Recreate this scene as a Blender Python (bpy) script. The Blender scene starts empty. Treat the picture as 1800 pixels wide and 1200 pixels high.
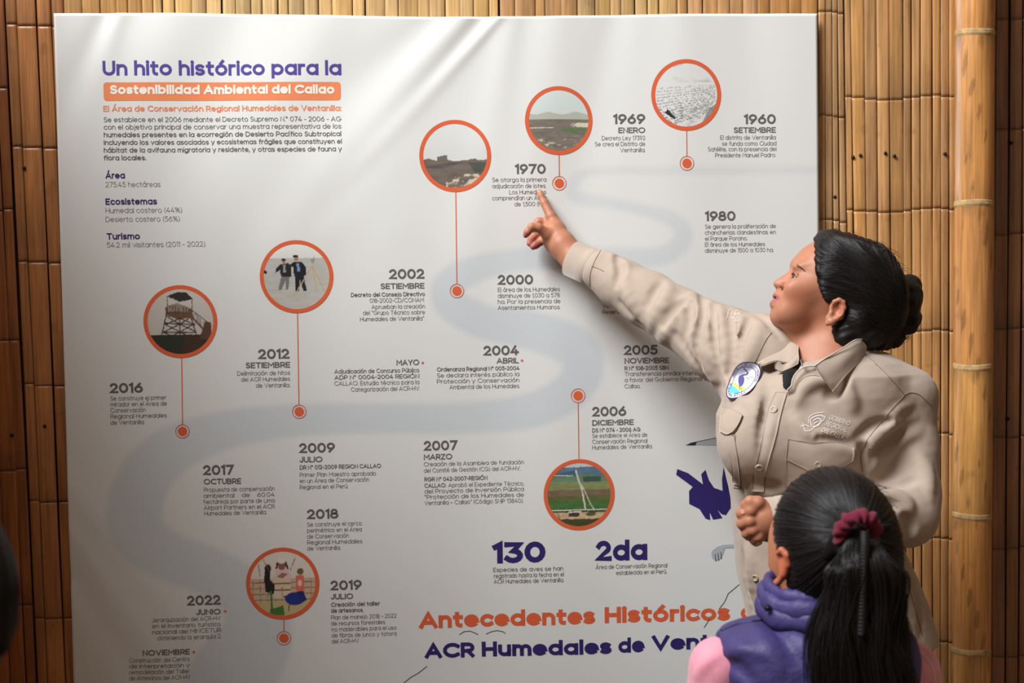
import bpy, math, random
import numpy as np
from mathutils import Vector, Matrix
random.seed(7)
rng = np.random.RandomState(11)
SC = bpy.context.scene
COL = SC.collection
# ------------------------------------------------------------------ camera
FPX = 2500.0
_down = np.array([550.0, -45000.0, -2500.0]); _down /= np.linalg.norm(_down)
zc = -_down
xc = np.array([33000.0, 500.0, -2500.0]); xc -= zc * xc.dot(zc); xc /= np.linalg.norm(xc)
yc = np.cross(zc, xc)
MCW = np.column_stack([xc, yc, zc])          # world -> camera
RWC = MCW.T                                   # camera -> world
CAM = np.array([-0.215, -2.9, 1.52])
cd = bpy.data.cameras.new('camera'); cam = bpy.data.objects.new('camera', cd); COL.objects.link(cam)
cd.sensor_width = 36.0; cd.lens = FPX / 1800 * 36.0; cd.clip_start = 0.05
m4 = Matrix([list(RWC[i]) + [CAM[i]] for i in range(3)] + [[0, 0, 0, 1]])
cam.matrix_world = m4
cd.dof.use_dof = True; cd.dof.focus_distance = 2.62; cd.dof.aperture_fstop = 5.0
SC.camera = cam
# ------------------------------------------------------------------ light and exposure
SC.view_settings.view_transform = 'Standard'; SC.view_settings.look = 'None'
SC.view_settings.exposure = 0.0; SC.view_settings.gamma = 1.0; SC.view_settings.use_curve_mapping = False
wd = bpy.data.worlds.new('world'); SC.world = wd; wd.use_nodes = True
wd.node_tree.nodes['Background'].inputs[0].default_value = (1.0, 0.74, 0.52, 1)
wd.node_tree.nodes['Background'].inputs[1].default_value = 0.145


def area(name, loc, target, sx, sy, power, color, spread=180):
    l = bpy.data.lights.new(name, 'AREA'); l.shape = 'RECTANGLE'; l.size = sx; l.size_y = sy
    l.energy = power; l.color = color; l.spread = math.radians(spread)
    o = bpy.data.objects.new(name, l); COL.objects.link(o); o.location = loc
    o.rotation_euler = (Vector(target) - Vector(loc)).to_track_quat('-Z', 'Y').to_euler()
    return o


area('sky_opening', (-3.3, -2.7, 5.9), (0.1, -0.1, 1.3), 2.6, 2.6, 765, (0.95, 0.98, 1.0))
area('room_bounce', (1.2, -4.2, 2.2), (0.1, 0, 1.3), 2.2, 1.8, 5.5, (1.0, 0.83, 0.66))


# ------------------------------------------------------------------ helpers
def ray(px, py):
    d = np.array([px - 900.0, 600.0 - py, -FPX])
    return RWC @ (d / np.linalg.norm(d))


def rays(P):
    P = np.asarray(P, float)
    d = np.column_stack([P[:, 0] - 900.0, 600.0 - P[:, 1], np.full(len(P), -FPX)])
    d /= np.linalg.norm(d, axis=1)[:, None]
    return d @ RWC.T


def W(px, py, y):
    """world point seen at photo pixel (px,py) on the plane of depth y"""
    d = ray(px, py)
    return CAM + d * ((y - CAM[1]) / d[1])


def WA(P, y):
    d = rays(P)
    return CAM + d * ((np.asarray(y) - CAM[1]) / d[:, 1])[:, None]


def proj(P):
    """world points -> photo pixels"""
    q = (np.asarray(P) - CAM) @ MCW.T
    return 900 + FPX * q[:, 0] / -q[:, 2], 600 - FPX * q[:, 1] / -q[:, 2]


def lin(r, g, b):
    f = lambda c: (c / 255 / 12.92) if c / 255 <= 0.04045 else ((c / 255 + 0.055) / 1.055) ** 2.4
    return (f(r), f(g), f(b))


def mat(name, col, rough=0.6, spec=0.5, metal=0.0, attr=None, noise=None, bump=None, sheen=0, sss=0, coat=0):
    """noise=(scale,(sx,sy,sz),amount) modulates colour; bump=(scale,(sx,sy,sz),strength,dist)"""
    m = bpy.data.materials.new(name); m.use_nodes = True; nt = m.node_tree; N = nt.nodes; L = nt.links
    b = N['Principled BSDF']
    b.inputs['Roughness'].default_value = rough; b.inputs['Metallic'].default_value = metal
    b.inputs['Specular IOR Level'].default_value = spec
    if sheen: b.inputs['Sheen Weight'].default_value = sheen; b.inputs['Sheen Roughness'].default_value = 0.5
    if sss:
        b.inputs['Subsurface Weight'].default_value = sss; b.inputs['Subsurface Radius'].default_value = (0.01, 0.004, 0.002)
        b.inputs['Subsurface Scale'].default_value = 0.4
    if coat: b.inputs['Coat Weight'].default_value = coat
    if attr:
        a = N.new('ShaderNodeAttribute'); a.attribute_name = attr; src = a.outputs['Color']
    else:
        r = N.new('ShaderNodeRGB'); r.outputs[0].default_value = (*col, 1); src = r.outputs[0]
    co = N.new('ShaderNodeTexCoord')

    def mapped(s):
        mp = N.new('ShaderNodeMapping'); mp.inputs['Scale'].default_value = s; L.new(co.outputs['Object'], mp.inputs[0]); return mp.outputs[0]
    if noise:
        n = N.new('ShaderNodeTexNoise'); n.inputs['Scale'].default_value = noise[0]; n.inputs['Detail'].default_value = 5
        L.new(mapped(noise[1]), n.inputs['Vector'])
        mr = N.new('ShaderNodeMapRange'); mr.inputs[1].default_value = 0.3; mr.inputs[2].default_value = 0.7
        mr.inputs[3].default_value = 1 - noise[2]; mr.inputs[4].default_value = 1 + noise[2] * 0.6
        L.new(n.outputs[0], mr.inputs[0])
        mx = N.new('ShaderNodeVectorMath'); mx.operation = 'SCALE'
        L.new(src, mx.inputs[0]); L.new(mr.outputs[0], mx.inputs['Scale']); src = mx.outputs[0]
    L.new(src, b.inputs['Base Color'])
    if bump:
        n = N.new('ShaderNodeTexNoise'); n.inputs['Scale'].default_value = bump[0]; n.inputs['Detail'].default_value = 4
        L.new(mapped(bump[1]), n.inputs['Vector'])
        bp = N.new('ShaderNodeBump'); bp.inputs['Strength'].default_value = bump[2]; bp.inputs['Distance'].default_value = bump[3]
        L.new(n.outputs[0], bp.inputs['Height']); L.new(bp.outputs[0], b.inputs['Normal'])
    return m


def mesh_obj(name, V, F, m=None, parent=None, smooth=True, cols=None, kind=None, label=None):
    """V (n,3); F: list of faces or (m,4) array; cols: per-vertex rgb -> attribute 'Col'"""
    me = bpy.data.meshes.new(name)
    V = np.asarray(V, np.float32)
    if isinstance(F, np.ndarray):
        k = F.shape[1]
        me.vertices.add(len(V)); me.vertices.foreach_set('co', V.ravel())
        me.loops.add(F.size); me.loops.foreach_set('vertex_index', F.astype(np.int32).ravel())
        me.polygons.add(len(F)); me.polygons.foreach_set('loop_start', np.arange(0, F.size, k, dtype=np.int32))
        me.update(calc_edges=True); me.validate()
    else:
        me.from_pydata([tuple(v) for v in V], [], [tuple(int(i) for i in f) for f in F]); me.validate()
    if cols is not None:
        a = me.color_attributes.new('Col', 'FLOAT_COLOR', 'POINT')
        c = np.ones((len(me.vertices), 4), np.float32); c[:, :3] = cols; a.data.foreach_set('color', c.ravel())
    if smooth: me.polygons.foreach_set('use_smooth', np.ones(len(me.polygons), bool))
    if m: me.materials.append(m)
    o = bpy.data.objects.new(name, me); COL.objects.link(o)
    if parent: o.parent = parent; o.matrix_parent_inverse = parent.matrix_world.inverted() if False else Matrix.Translation(-Vector(parent.location))
    if kind: o['kind'] = kind
    if label: o['label'] = label
    return o


def thing(name, loc, label, cat, group=None):
    o = bpy.data.objects.new(name, None); COL.objects.link(o); o.location = loc; o.empty_display_size = 0.1
    o['label'] = label; o['category'] = cat
    if group: o['group'] = group
    return o


class Acc:
    """collects quads/polygons into one mesh"""
    def __init__(s): s.V = []; s.F = []; s.n = 0; s.C = []
    def add(s, V, F, c=None):
        s.V.append(np.asarray(V, float)); s.F += [tuple(int(i) + s.n for i in f) for f in F]
        if c is not None: s.C.append(np.tile(np.asarray(c, float), (len(V), 1)) if np.ndim(c) == 1 else c)
        s.n += len(V)
    def build(s, name, m, parent=None, smooth=True, **k):
        return mesh_obj(name, np.vstack(s.V), s.F, m, parent, smooth, cols=np.vstack(s.C) if s.C else None, **k)


def grid_faces(nu, nv, wrap_v=False):
    i = np.arange(nu - 1)[:, None]; j = np.arange(nv if wrap_v else nv - 1)[None, :]
    j2 = (j + 1) % nv
    a = i * nv + j; b = i * nv + j2; c = (i + 1) * nv + j2; d = (i + 1) * nv + j
    return np.stack([a, b, c, d], -1).reshape(-1, 4)


def catmull(P, n):
    """smooth resample of control points, n samples"""
    P = np.asarray(P, float); k = len(P)
    if k < 3:
        t = np.linspace(0, 1, n)[:, None]; return P[0] * (1 - t) + P[-1] * t
    Q = np.vstack([2 * P[0] - P[1], P, 2 * P[-1] - P[-2]])
    t = np.linspace(0, k - 1 - 1e-9, n); i = t.astype(int); u = (t - i)[:, None]
    a, b, c, d = Q[i], Q[i + 1], Q[i + 2], Q[i + 3]
    return 0.5 * (2 * b + (c - a) * u + (2 * a - 5 * b + 4 * c - d) * u ** 2 + (3 * b - a - 3 * c + d) * u ** 3)


def tubes(PL, R, sides=4, cap=True):
    """PL (n,k,3) polylines of equal length, R (k,) or (n,k) radii -> V,F arrays"""
    PL = np.asarray(PL, float); n, k, _ = PL.shape
    R = np.broadcast_to(np.asarray(R, float), (n, k))
    T = np.gradient(PL, axis=1); T /= np.linalg.norm(T, axis=2)[..., None] + 1e-12
    up = np.array([0.13, 0.31, 0.94]); A = np.cross(T, up); A /= np.linalg.norm(A, axis=2)[..., None] + 1e-9
    B = np.cross(T, A)
    th = np.arange(sides) * 2 * np.pi / sides
    V = PL[:, :, None, :] + R[:, :, None, None] * (np.cos(th)[None, None, :, None] * A[:, :, None, :] + np.sin(th)[None, None, :, None] * B[:, :, None, :])
    f = grid_faces(k, sides, True)
    F = (f[None] + (np.arange(n) * k * sides)[:, None, None]).reshape(-1, 4)
    if cap and sides == 4:
        e = np.arange(n)[:, None] * k * sides
        F = np.vstack([F, e + np.array([[3, 2, 1, 0]]), e + (k - 1) * sides + np.array([[0, 1, 2, 3]])])
    return V.reshape(-1, 3), F


def lumpnoise(P, s, seed=0):
    """cheap smooth pseudo-noise, about -1..1"""
    r = np.random.RandomState(seed); out = np.zeros(len(P))
    for k in range(6):
        w = r.normal(size=3); w *= s * (0.6 + 0.5 * k) / np.linalg.norm(w)
        out += np.sin(P @ w + r.rand() * 6.28) / (1 + 0.4 * k)
    return out / 3.2
# ------------------------------------------------------------------ setting: bamboo wall
def bamboo_mat(name, rough=0.42, coat=0.15):
    m = bpy.data.materials.new(name); m.use_nodes = True; nt = m.node_tree; N = nt.nodes; L = nt.links
    b = N['Principled BSDF']; b.inputs['Roughness'].default_value = rough; b.inputs['Coat Weight'].default_value = coat
    b.inputs['Coat Roughness'].default_value = 0.35
    a = N.new('ShaderNodeAttribute'); a.attribute_name = 'Col'
    g = N.new('ShaderNodeNewGeometry')
    def tex(scale, sv, det=5):
        mp = N.new('ShaderNodeMapping'); mp.inputs['Scale'].default_value = sv; L.new(g.outputs['Position'], mp.inputs[0])
        n = N.new('ShaderNodeTexNoise'); n.inputs['Scale'].default_value = scale; n.inputs['Detail'].default_value = det
        L.new(mp.outputs[0], n.inputs['Vector']); return n
    def rng_(n, a0, a1, b0, b1):
        r = N.new('ShaderNodeMapRange'); r.inputs[1].default_value = a0; r.inputs[2].default_value = a1
        r.inputs[3].default_value = b0; r.inputs[4].default_value = b1; L.new(n.outputs[0], r.inputs[0]); return r.outputs[0]
    fine = tex(210, (1, 1, 0.035)); mid = tex(38, (1, 1, 0.12)); sp = tex(26, (1, 1, 0.7), 6)
    m1 = N.new('ShaderNodeMath'); m1.operation = 'MULTIPLY'
    L.new(rng_(fine, .3, .7, .70, 1.18), m1.inputs[0]); L.new(rng_(mid, .3, .72, .74, 1.18), m1.inputs[1])
    m2 = N.new('ShaderNodeMath'); m2.operation = 'MULTIPLY'
    L.new(m1.outputs[0], m2.inputs[0]); L.new(rng_(sp, .62, .70, 1.0, .78), m2.inputs[1])
    v = N.new('ShaderNodeVectorMath'); v.operation = 'SCALE'; L.new(a.outputs['Color'], v.inputs[0]); L.new(m2.outputs[0], v.inputs['Scale'])
    wt = tex(9, (1, 1, .35), 4); mxx = N.new('ShaderNodeMix'); mxx.data_type = 'RGBA'; L.new(rng_(wt, .48, .68, 0.0, .42), mxx.inputs[0])
    L.new(v.outputs[0], mxx.inputs[6]); sc2 = N.new('ShaderNodeVectorMath'); sc2.operation = 'MULTIPLY'; L.new(v.outputs[0], sc2.inputs[0]); sc2.inputs[1].default_value = (.62, .66, .86); L.new(sc2.outputs[0], mxx.inputs[7])
    L.new(mxx.outputs[2], b.inputs['Base Color'])
    bp = N.new('ShaderNodeBump'); bp.inputs['Strength'].default_value = 0.35; bp.inputs['Distance'].default_value = 0.0015
    L.new(fine.outputs[0], bp.inputs['Height']); L.new(bp.outputs[0], b.inputs['Normal'])
    return m


M_BAM = bamboo_mat('split_bamboo'); M_POLE = bamboo_mat('bamboo_culm', 0.36, 0.3)
M_DARK = mat('dark_backing', lin(74, 46, 26), 0.9)
M_FLOOR = mat('packed_floor', lin(120, 96, 74), 0.85, noise=(6, (1, 1, 1), 0.2), bump=(40, (1, 1, 1), 0.3, 0.004))
WX0, WX1, WZ1 = -1.75, 1.75, 2.75

fl = mesh_obj('floor', [(-2.6, -4.5, 0), (2.6, -4.5, 0), (2.6, 0.05, 0), (-2.6, 0.05, 0), (-2.6, -4.5, -.05), (2.6, -4.5, -.05), (2.6, .05, -.05), (-2.6, .05, -.05)],
              [(0, 1, 2, 3), (7, 6, 5, 4), (0, 4, 5, 1), (1, 5, 6, 2), (2, 6, 7, 3), (3, 7, 4, 0)], M_FLOOR, smooth=False, kind='structure')


def box(name, a, b, m, parent=None, **k):
    x0, y0, z0 = a; x1, y1, z1 = b
    V = [(x0, y0, z0), (x1, y0, z0), (x1, y1, z0), (x0, y1, z0), (x0, y0, z1), (x1, y0, z1), (x1, y1, z1), (x0, y1, z1)]
    return mesh_obj(name, V, [(3, 2, 1, 0), (4, 5, 6, 7), (0, 1, 5, 4), (1, 2, 6, 5), (2, 3, 7, 6), (3, 0, 4, 7)], m, parent, smooth=False, **k)


wall = box('wall_back', (WX0, 0.006, 0), (WX1, 0.03, WZ1), M_DARK, kind='structure')

WZPX = lambda py, px: W(px, py, 0.0)[2]
TONES = [lin(216, 166, 100), lin(205, 152, 88), lin(222, 178, 116), lin(196, 140, 80), lin(210, 158, 104), lin(190, 134, 84), lin(226, 186, 124)]


def slat(xa0, xa1, xb0, xb1, nodes, tone, curve, z0=0.0, z1=WZ1, y=-0.002, wob=0.0008):
    """one split-bamboo slat from z0 to z1; xa = left/right x at top, xb at bottom"""
    zs = [z0, z1]
    for zn in nodes:
        if z0 + .02 < zn < z1 - .02: zs += [zn - 0.030, zn - 0.0065, zn - 0.0012, zn, zn + 0.0012, zn + 0.007, zn + 0.032]
    k = z0 + 0.12
    while k < z1: zs.append(k); k += 0.13
    zs = np.array(sorted(set(round(v, 5) for v in zs)))
    V = []; C = []
    t1 = random.random() * 6; t2 = random.random() * 6
    for z in zs:
        f = (z - z0) / (z1 - z0)
        l = xb0 + (xa0 - xb0) * f + wob * math.sin(z * 5 + t1); r = xb1 + (xa1 - xb1) * f + wob * math.sin(z * 6 + t2)
        dn = min([abs(z - zn) for zn in nodes] + [9]); sg = min([(z - zn, abs(z - zn)) for zn in nodes] + [(9, 9)], key=lambda q: q[1])[0]
        bulge = 0.0009 * math.exp(-(dn / 0.009) ** 2) - (0.0036 if dn < 0.0008 else 0)
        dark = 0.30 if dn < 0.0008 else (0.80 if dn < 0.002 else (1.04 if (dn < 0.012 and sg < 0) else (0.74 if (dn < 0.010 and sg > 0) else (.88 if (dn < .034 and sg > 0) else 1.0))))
        for j in range(7):
            u = j / 6; e = 1 - (2 * u - 1) ** 2
            yy = y - curve * e ** 0.5 - bulge if 0 < j < 6 else y - curve * .25 + .0004
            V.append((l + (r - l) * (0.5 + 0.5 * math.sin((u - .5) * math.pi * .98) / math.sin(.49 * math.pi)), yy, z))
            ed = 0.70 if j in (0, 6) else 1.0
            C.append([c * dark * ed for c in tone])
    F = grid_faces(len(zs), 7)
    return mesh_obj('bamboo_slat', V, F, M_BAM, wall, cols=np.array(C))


def board(px_top, px_bot, nslats, node_px, seed, ref_px, z0=0.0, z1=WZ1, y=-0.002, tone=None, gaps=()):
    """a flattened bamboo board: slats sharing node lines. px_top/bot = left,right pixel at py 0 / 1200"""
    rr = random.Random(seed)
    nodes = [WZPX(p, ref_px) for p in node_px]
    st = nodes[0] - nodes[1] if len(nodes) > 1 else .25
    while nodes[-1] > 0.25: nodes.append(nodes[-1] - st * rr.uniform(.9, 1.1))
    while nodes[0] < WZ1 - .2: nodes.insert(0, nodes[0] + st * rr.uniform(.9, 1.1))
    def xat(px, py, z): # x on the wall at height z on the line through that pixel
        return W(px, py, 0.0)
    def xline(pt, pb):
        A = W(pt, 0, 0); B = W(pb, 1200, 0); k = (A[0] - B[0]) / (A[2] - B[2])
        return A[0] + k * (z1 - A[2]), A[0] + k * (z0 - A[2])
    lt, lb = xline(px_top[0], px_bot[0]); rt, rb = xline(px_top[1], px_bot[1])
    ws = [rr.uniform(.65, 1.4) for _ in range(nslats)]; s = sum(ws); acc = 0
    base = tone or TONES[rr.randrange(len(TONES))]
    for i, w in enumerate(ws):
        a = acc / s; acc += w; b = acc / s
        g = 0.0004 if (i not in gaps) else 0.0026
        ga = 0.0003; gb = g * rr.uniform(.2, 1.3)
        kk = rr.uniform(.80, 1.10); hu = rr.uniform(-.07, .07); tn = [base[0] * kk, base[1] * kk * (1 + hu * .4), base[2] * kk * (1 + hu * 2)]
        jit = [z + rr.uniform(-.0014, .0014) + .004 * math.sin(i * .7 + seed) for z in nodes]
        slat(lt + (rt - lt) * a + ga, lt + (rt - lt) * b - gb, lb + (rb - lb) * a + ga, lb + (rb - lb) * b - gb * rr.uniform(.5, 2), jit, tn,
             rr.uniform(.0008, .0024), z0, z1, y + rr.uniform(-.002, .002))


# left of the banner (node lines read off the photograph)
board((-330, -190), (-250, -120), 5, [110, 420, 700], 1, 0)
board((-190, 8), (-120, 66), 7, [-70, 155, 368, 597, 824, 1062], 2, 10, gaps=(6,), tone=lin(176, 106, 56))
board((10, 112), (68, 160), 4, [44, 259, 460, 675, 880, 1085], 3, 60, gaps=(1, 3), tone=lin(190, 126, 72))
# the band above the banner continues behind it
board((112, 270), (160, 300), 6, [-180, 130, 420], 4, 180, gaps=(5,))
board((270, 392), (300, 415), 5, [-120, 160, 430], 5, 330, gaps=(4,), tone=TONES[2])
board((392, 560), (415, 576), 7, [-200, 90, 380], 6, 470, gaps=(3,), tone=TONES[6])
board((560, 700), (576, 712), 5, [-100, 200, 470], 7, 640, gaps=(2,), tone=TONES[2])
board((700, 878), (712, 888), 7, [-150, 140, 430], 8, 800, gaps=(2, 4, 6), tone=TONES[2])
board((878, 1015), (888, 1022), 5, [-210, 100, 400], 9, 940, gaps=(4,), tone=TONES[4])
board((1015, 1190), (1022, 1193), 7, [-160, 180, 470], 10, 1100, gaps=(2, 3), tone=TONES[2])
board((1190, 1330), (1193, 1330), 6, [-120, 170, 450], 12, 1260, gaps=(1,), tone=TONES[4])
board((1330, 1437), (1330, 1437), 4, [-60, 190, 440], 13, 1380, tone=TONES[3])
# right of the banner
board((1437, 1483), (1437, 1499), 4, [24, 206, 389, 590, 800, 1000], 14, 1465, gaps=(3,), tone=lin(200, 152, 100))
board((1483, 1683), (1499, 1680), 11, [-25, 172, 370, 584, 765, 950, 1132], 15, 1580, gaps=(5, 6), tone=lin(202, 150, 94))
board((1683, 1750), (1680, 1742), 3, [60, 300, 540], 16, 1715, tone=TONES[5])
board((1750, 1850), (1742, 1840), 5, [30, 225, 408, 575, 765, 960, 1150], 17, 1780, gaps=(0, 1), tone=lin(160, 110, 72))
board((1850, 2020), (1840, 2000), 6, [120, 320, 560], 18, 1900, gaps=(2,), tone=TONES[3])
board((2020, 2180), (2000, 2160), 6, [60, 260, 500], 19, 2100, gaps=(2,), tone=TONES[5])


# nail holes and nails through the slats
M_NAIL = mat('nail_hole', lin(30, 20, 14), 0.7)
for (px, py) in [(1500, 276), (1513, 273), (1557, 269), (1573, 274), (1662, 270), (1779, 251), (1645, 731), (1773, 736), (78, 749), (42, 295), (20, 765), (1468, 346)]:
    p = W(px, py, -0.007); th = np.arange(10) * 2 * math.pi / 10; V = [(p[0], -0.0068, p[2])]
    V += [(p[0] + .0034 * math.cos(t), -.0062, p[2] + .0038 * math.sin(t)) for t in th] + [(p[0] + .0034 * math.cos(t), .0, p[2] + .0038 * math.sin(t)) for t in th]
    F = [(0, 1 + i, 1 + (i + 1) % 10) for i in range(10)] + [(1 + i, 11 + i, 11 + (i + 1) % 10, 1 + (i + 1) % 10) for i in range(10)]
    mesh_obj('nail', V, F, M_NAIL, wall)


# unseen bamboo wall added left of frame to shade the banner's lower left
shade_wall = box('shade_wall_left', (-1.36, -4.5, 0), (-1.32, 0.0, 2.58), M_DARK, kind='structure')
for i in range(30):
    y0 = -4.5 + i * .15; z0, z1 = 0, 2.58; V = []; C = []
    tn = [c * random.uniform(.8, 1.1) for c in TONES[i % 7]]
    for z in (z0, .6, 1.2, 1.8, z1):
        for j in range(5):
            u = j / 4; V.append((-1.32 + .010 * (1 - (2 * u - 1) ** 2), y0 + .148 * u, z)); C.append(tn)
    mesh_obj('bamboo_slat', V, grid_faces(5, 5), M_BAM, shade_wall, cols=np.array(C))

# ------------------------------------------------------------------ bamboo pole
def pole():
    top = W(1714, 0, -0.05); bot = W(1707, 1200, -0.05); k = (top[0] - bot[0]) / (top[2] - bot[2])
    xz = lambda z: top[0] + k * (z - top[2])
    root = thing('bamboo_post', (xz(0), -0.05, 0), 'thick round bamboo post with pale node rings standing right of the banner', 'post')
    nodes = [WZPX(p, 1712) for p in (-230, 66, 359, 640, 896, 1128)]
    for _ in range(3): nodes.append(nodes[-1] - .25)
    nodes = [z for z in sorted(nodes, reverse=True) if z > 0.06]
    R = 0.0395
    edges = [WZ1] + nodes + [0.0]
    for a, b in zip(edges[:-1], edges[1:]):       # culm segments
        zs = [b, b + .006, b + .014, b + .03] + list(np.linspace(b + .05, a - .05, 30)) + [a - .03, a - .012, a - .004, a]
        V = []; C = []
        tb = [c * random.uniform(.93, 1.06) for c in lin(204, 146, 76)]
        for z in zs:
            d = min(z - b, a - z); r = R * (1 - .035 * math.exp(-(d / .02) ** 2) * (0 if a == WZ1 and a - z < .05 else 1))
            up = math.exp(-((a - z) / .02) ** 2)
            for j in range(96):
                t = j / 96 * 2 * math.pi; V.append((xz(z) + r * math.cos(t), -0.05 + r * math.sin(t), z))
                dk = 1 - .38 * up * (0.5 + .5 * math.sin(t * 3 + a * 9)) - .0
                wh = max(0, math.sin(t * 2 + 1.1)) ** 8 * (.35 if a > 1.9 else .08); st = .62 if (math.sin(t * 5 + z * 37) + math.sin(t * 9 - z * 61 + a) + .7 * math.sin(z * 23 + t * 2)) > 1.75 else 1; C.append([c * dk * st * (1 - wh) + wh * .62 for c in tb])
        o = mesh_obj('culm_segment', V, grid_faces(len(zs), 96, True), M_POLE, root, cols=np.array(C))
    Mr = mat('node_ring', lin(186, 152, 104), 0.8, noise=(90, (1, 1, 1), .35))
    for zn in nodes:
        V = []; pr = [(-.009, R * .95), (-.006, R * .99), (-.003, R * 1.015), (-.001, R * 1.022), (.0008, R * 1.0), (.002, R * 1.012), (.005, R * .985), (.008, R * .95)]
        for dz, r in pr:
            for j in range(40):
                t = j / 40 * 2 * math.pi; V.append((xz(zn) + r * math.cos(t), -0.05 + r * math.sin(t), zn + dz + .0012 * math.sin(t * 2 + zn * 7)))
        mesh_obj('node_ring', V, grid_faces(len(pr), 40, True), Mr, root, label='pale rough node ring')


pole()
# ------------------------------------------------------------------ banner
BTL = W(95, 24, -0.016); BTR = W(1436, 25, -0.016)
BZ1 = (BTL[2] + BTR[2]) / 2; BZ0 = 0.50
_bl = W(130, 1198, -0.016)
BXL = lambda z: BTL[0] + (_bl[0] - BTL[0]) * (BZ1 - z) / (BZ1 - _bl[2])
_br = W(1439, 420, -0.016)
BXR = lambda z: BTR[0] + (_br[0] - BTR[0]) * (BZ1 - z) / (BZ1 - _br[2])
FOLDS = []
for (a, b, c, d, wd_, am) in [
    (872, 35, 690, 230, 9, .0035), (842, 34, 600, 330, 16, -.004), (815, 35, 520, 420, 30, .005), (900, 30, 830, 420, 22, .003), (760, 40, 560, 200, 26, -.003),
    (205, 40, 150, 180, 16, .003), (180, 40, 118, 200, 18, -.0035), (980, 30, 900, 500, 40, .004), (1080, 30, 1000, 420, 30, -.003), (1200, 30, 1190, 420, 40, .003),
    (1320, 30, 1330, 430, 45, -.003), (300, 40, 160, 420, 50, .004), (420, 40, 250, 420, 45, -.003), (560, 60, 330, 480, 50, .0035),
    (130, 940, 330, 1230, 14, .0028), (125, 1010, 260, 1230, 13, -.0028), (140, 880, 420, 1230, 26, .003), (700, 300, 640, 1000, 60, .003), (880, 500, 850, 1150, 60, -.003),
    (980, 600, 960, 1190, 45, .002), (1100, 700, 1100, 1190, 50, -.002), (300, 500, 290, 900, 60, -.003), (480, 480, 470, 900, 50, .002)]:
    A = W(a, b, -.016); B = W(c, d, -.016)
    FOLDS.append((A[0], A[2], B[0], B[2], wd_ * .00116, am))


def surf(x, z):
    x = np.asarray(x, float); z = np.asarray(z, float)
    y = np.full(np.broadcast(x, z).shape, -0.019)
    for (x0, z0, x1, z1, w, am) in FOLDS:
        dx, dz = x1 - x0, z1 - z0; L2 = dx * dx + dz * dz
        t = ((x - x0) * dx + (z - z0) * dz) / L2
        px = (x - x0) * -dz / math.sqrt(L2) + (z - z0) * dx / math.sqrt(L2)
        tt = np.clip(t, 0, 1); along = np.exp(-((t - tt) * math.sqrt(L2) / .12) ** 2) * (1 - .35 * tt)
        wv = w * (1 + 1.0 * tt)
        y = y - am * np.exp(-(px / wv) ** 2) * along
    return np.minimum(y, -0.0125)


def river_mask(X, Z):
    pts = [(1445, 298, 5), (1200, 300, 6), (1060, 300, 6), (1015, 312, 9), (1012, 345, 10), (1100, 362, 9), (1180, 385, 12), (1200, 420, 16), (1150, 452, 16), (1000, 452, 18), (880, 462, 20), (800, 490, 26),
           (790, 530, 28), (850, 565, 30), (950, 585, 34), (1020, 620, 36), (1010, 680, 34), (930, 722, 30), (800, 735, 26), (650, 735, 25), (500, 740, 28), (380, 760, 34), (290, 800, 42),
           (245, 860, 46), (240, 930, 46), (290, 975, 42), (380, 1010, 42), (440, 1060, 50), (450, 1120, 62), (415, 1180, 74), (380, 1260, 84)]
    q = np.array([[*W(a, b, -.019)[[0, 2]], c * .00116] for a, b, c in pts]); q = catmull(q, 220)
    out = np.full(X.shape, 9.0)
    for (a, b) in zip(q[:-1], q[1:]):
        d = b[:2] - a[:2]; L2 = d @ d
        t = np.clip(((X - a[0]) * d[0] + (Z - a[1]) * d[1]) / L2, 0, 1)
        dd = np.hypot(X - a[0] - t * d[0], Z - a[1] - t * d[1]) - (a[2] + t * (b[2] - a[2]))
        out = np.minimum(out, dd)
    return 1 - np.clip((out + .006) / .014, 0, 1)


banner = thing('banner', ((BTL[0] + BTR[0]) / 2, -0.016, BZ0), 'large white printed timeline banner hanging on the bamboo wall', 'banner')
NX, NZ = 300, 270
zz = np.linspace(BZ0, BZ1, NZ); uu = np.linspace(0, 1, NX)
Zg, Ug = np.meshgrid(zz, uu, indexing='ij')
Xg = BXL(Zg) + (BXR(Zg) - BXL(Zg)) * Ug
Zg2 = Zg + (.0022 * np.sin(Ug * 9) - .004 * np.sin(Ug * math.pi)) * ((Zg - BZ0) / (BZ1 - BZ0)) ** 8
Yg = surf(Xg, Zg2)
rm = river_mask(Xg, Zg2)[..., None]
paper = np.array(lin(226, 226, 223)); riv = np.array(lin(207, 212, 215))
fade = np.clip((Zg2 - 1.45) / .5, 0, 1)[..., None]
colg = paper * (1 - rm * (1 - .72 * fade)) + riv * rm * (1 - .72 * fade)
front = np.stack([Xg, Yg, Zg2], -1).reshape(-1, 3); back = front + [0, .0011, 0]
Ff = grid_faces(NZ, NX); Fb = Ff[:, ::-1] + NX * NZ
ring = np.concatenate([np.arange(NX), np.arange(1, NZ) * NX + NX - 1, (NZ - 1) * NX + np.arange(NX - 2, -1, -1), np.arange(NZ - 2, 0, -1) * NX])
rn = np.roll(ring, -1); Fe = np.column_stack([rn, ring, ring + NX * NZ, rn + NX * NZ])
M_BAN = mat('banner_vinyl', (1, 1, 1), 0.42, 0.4, attr='Col', bump=(900, (1, 1, 1), 0.05, 0.0004))
mesh_obj('banner_sheet', np.vstack([front, back]), np.vstack([Ff, Fb, Fe]), M_BAN, banner, cols=np.vstack([colg.reshape(-1, 3)] * 2))

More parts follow.
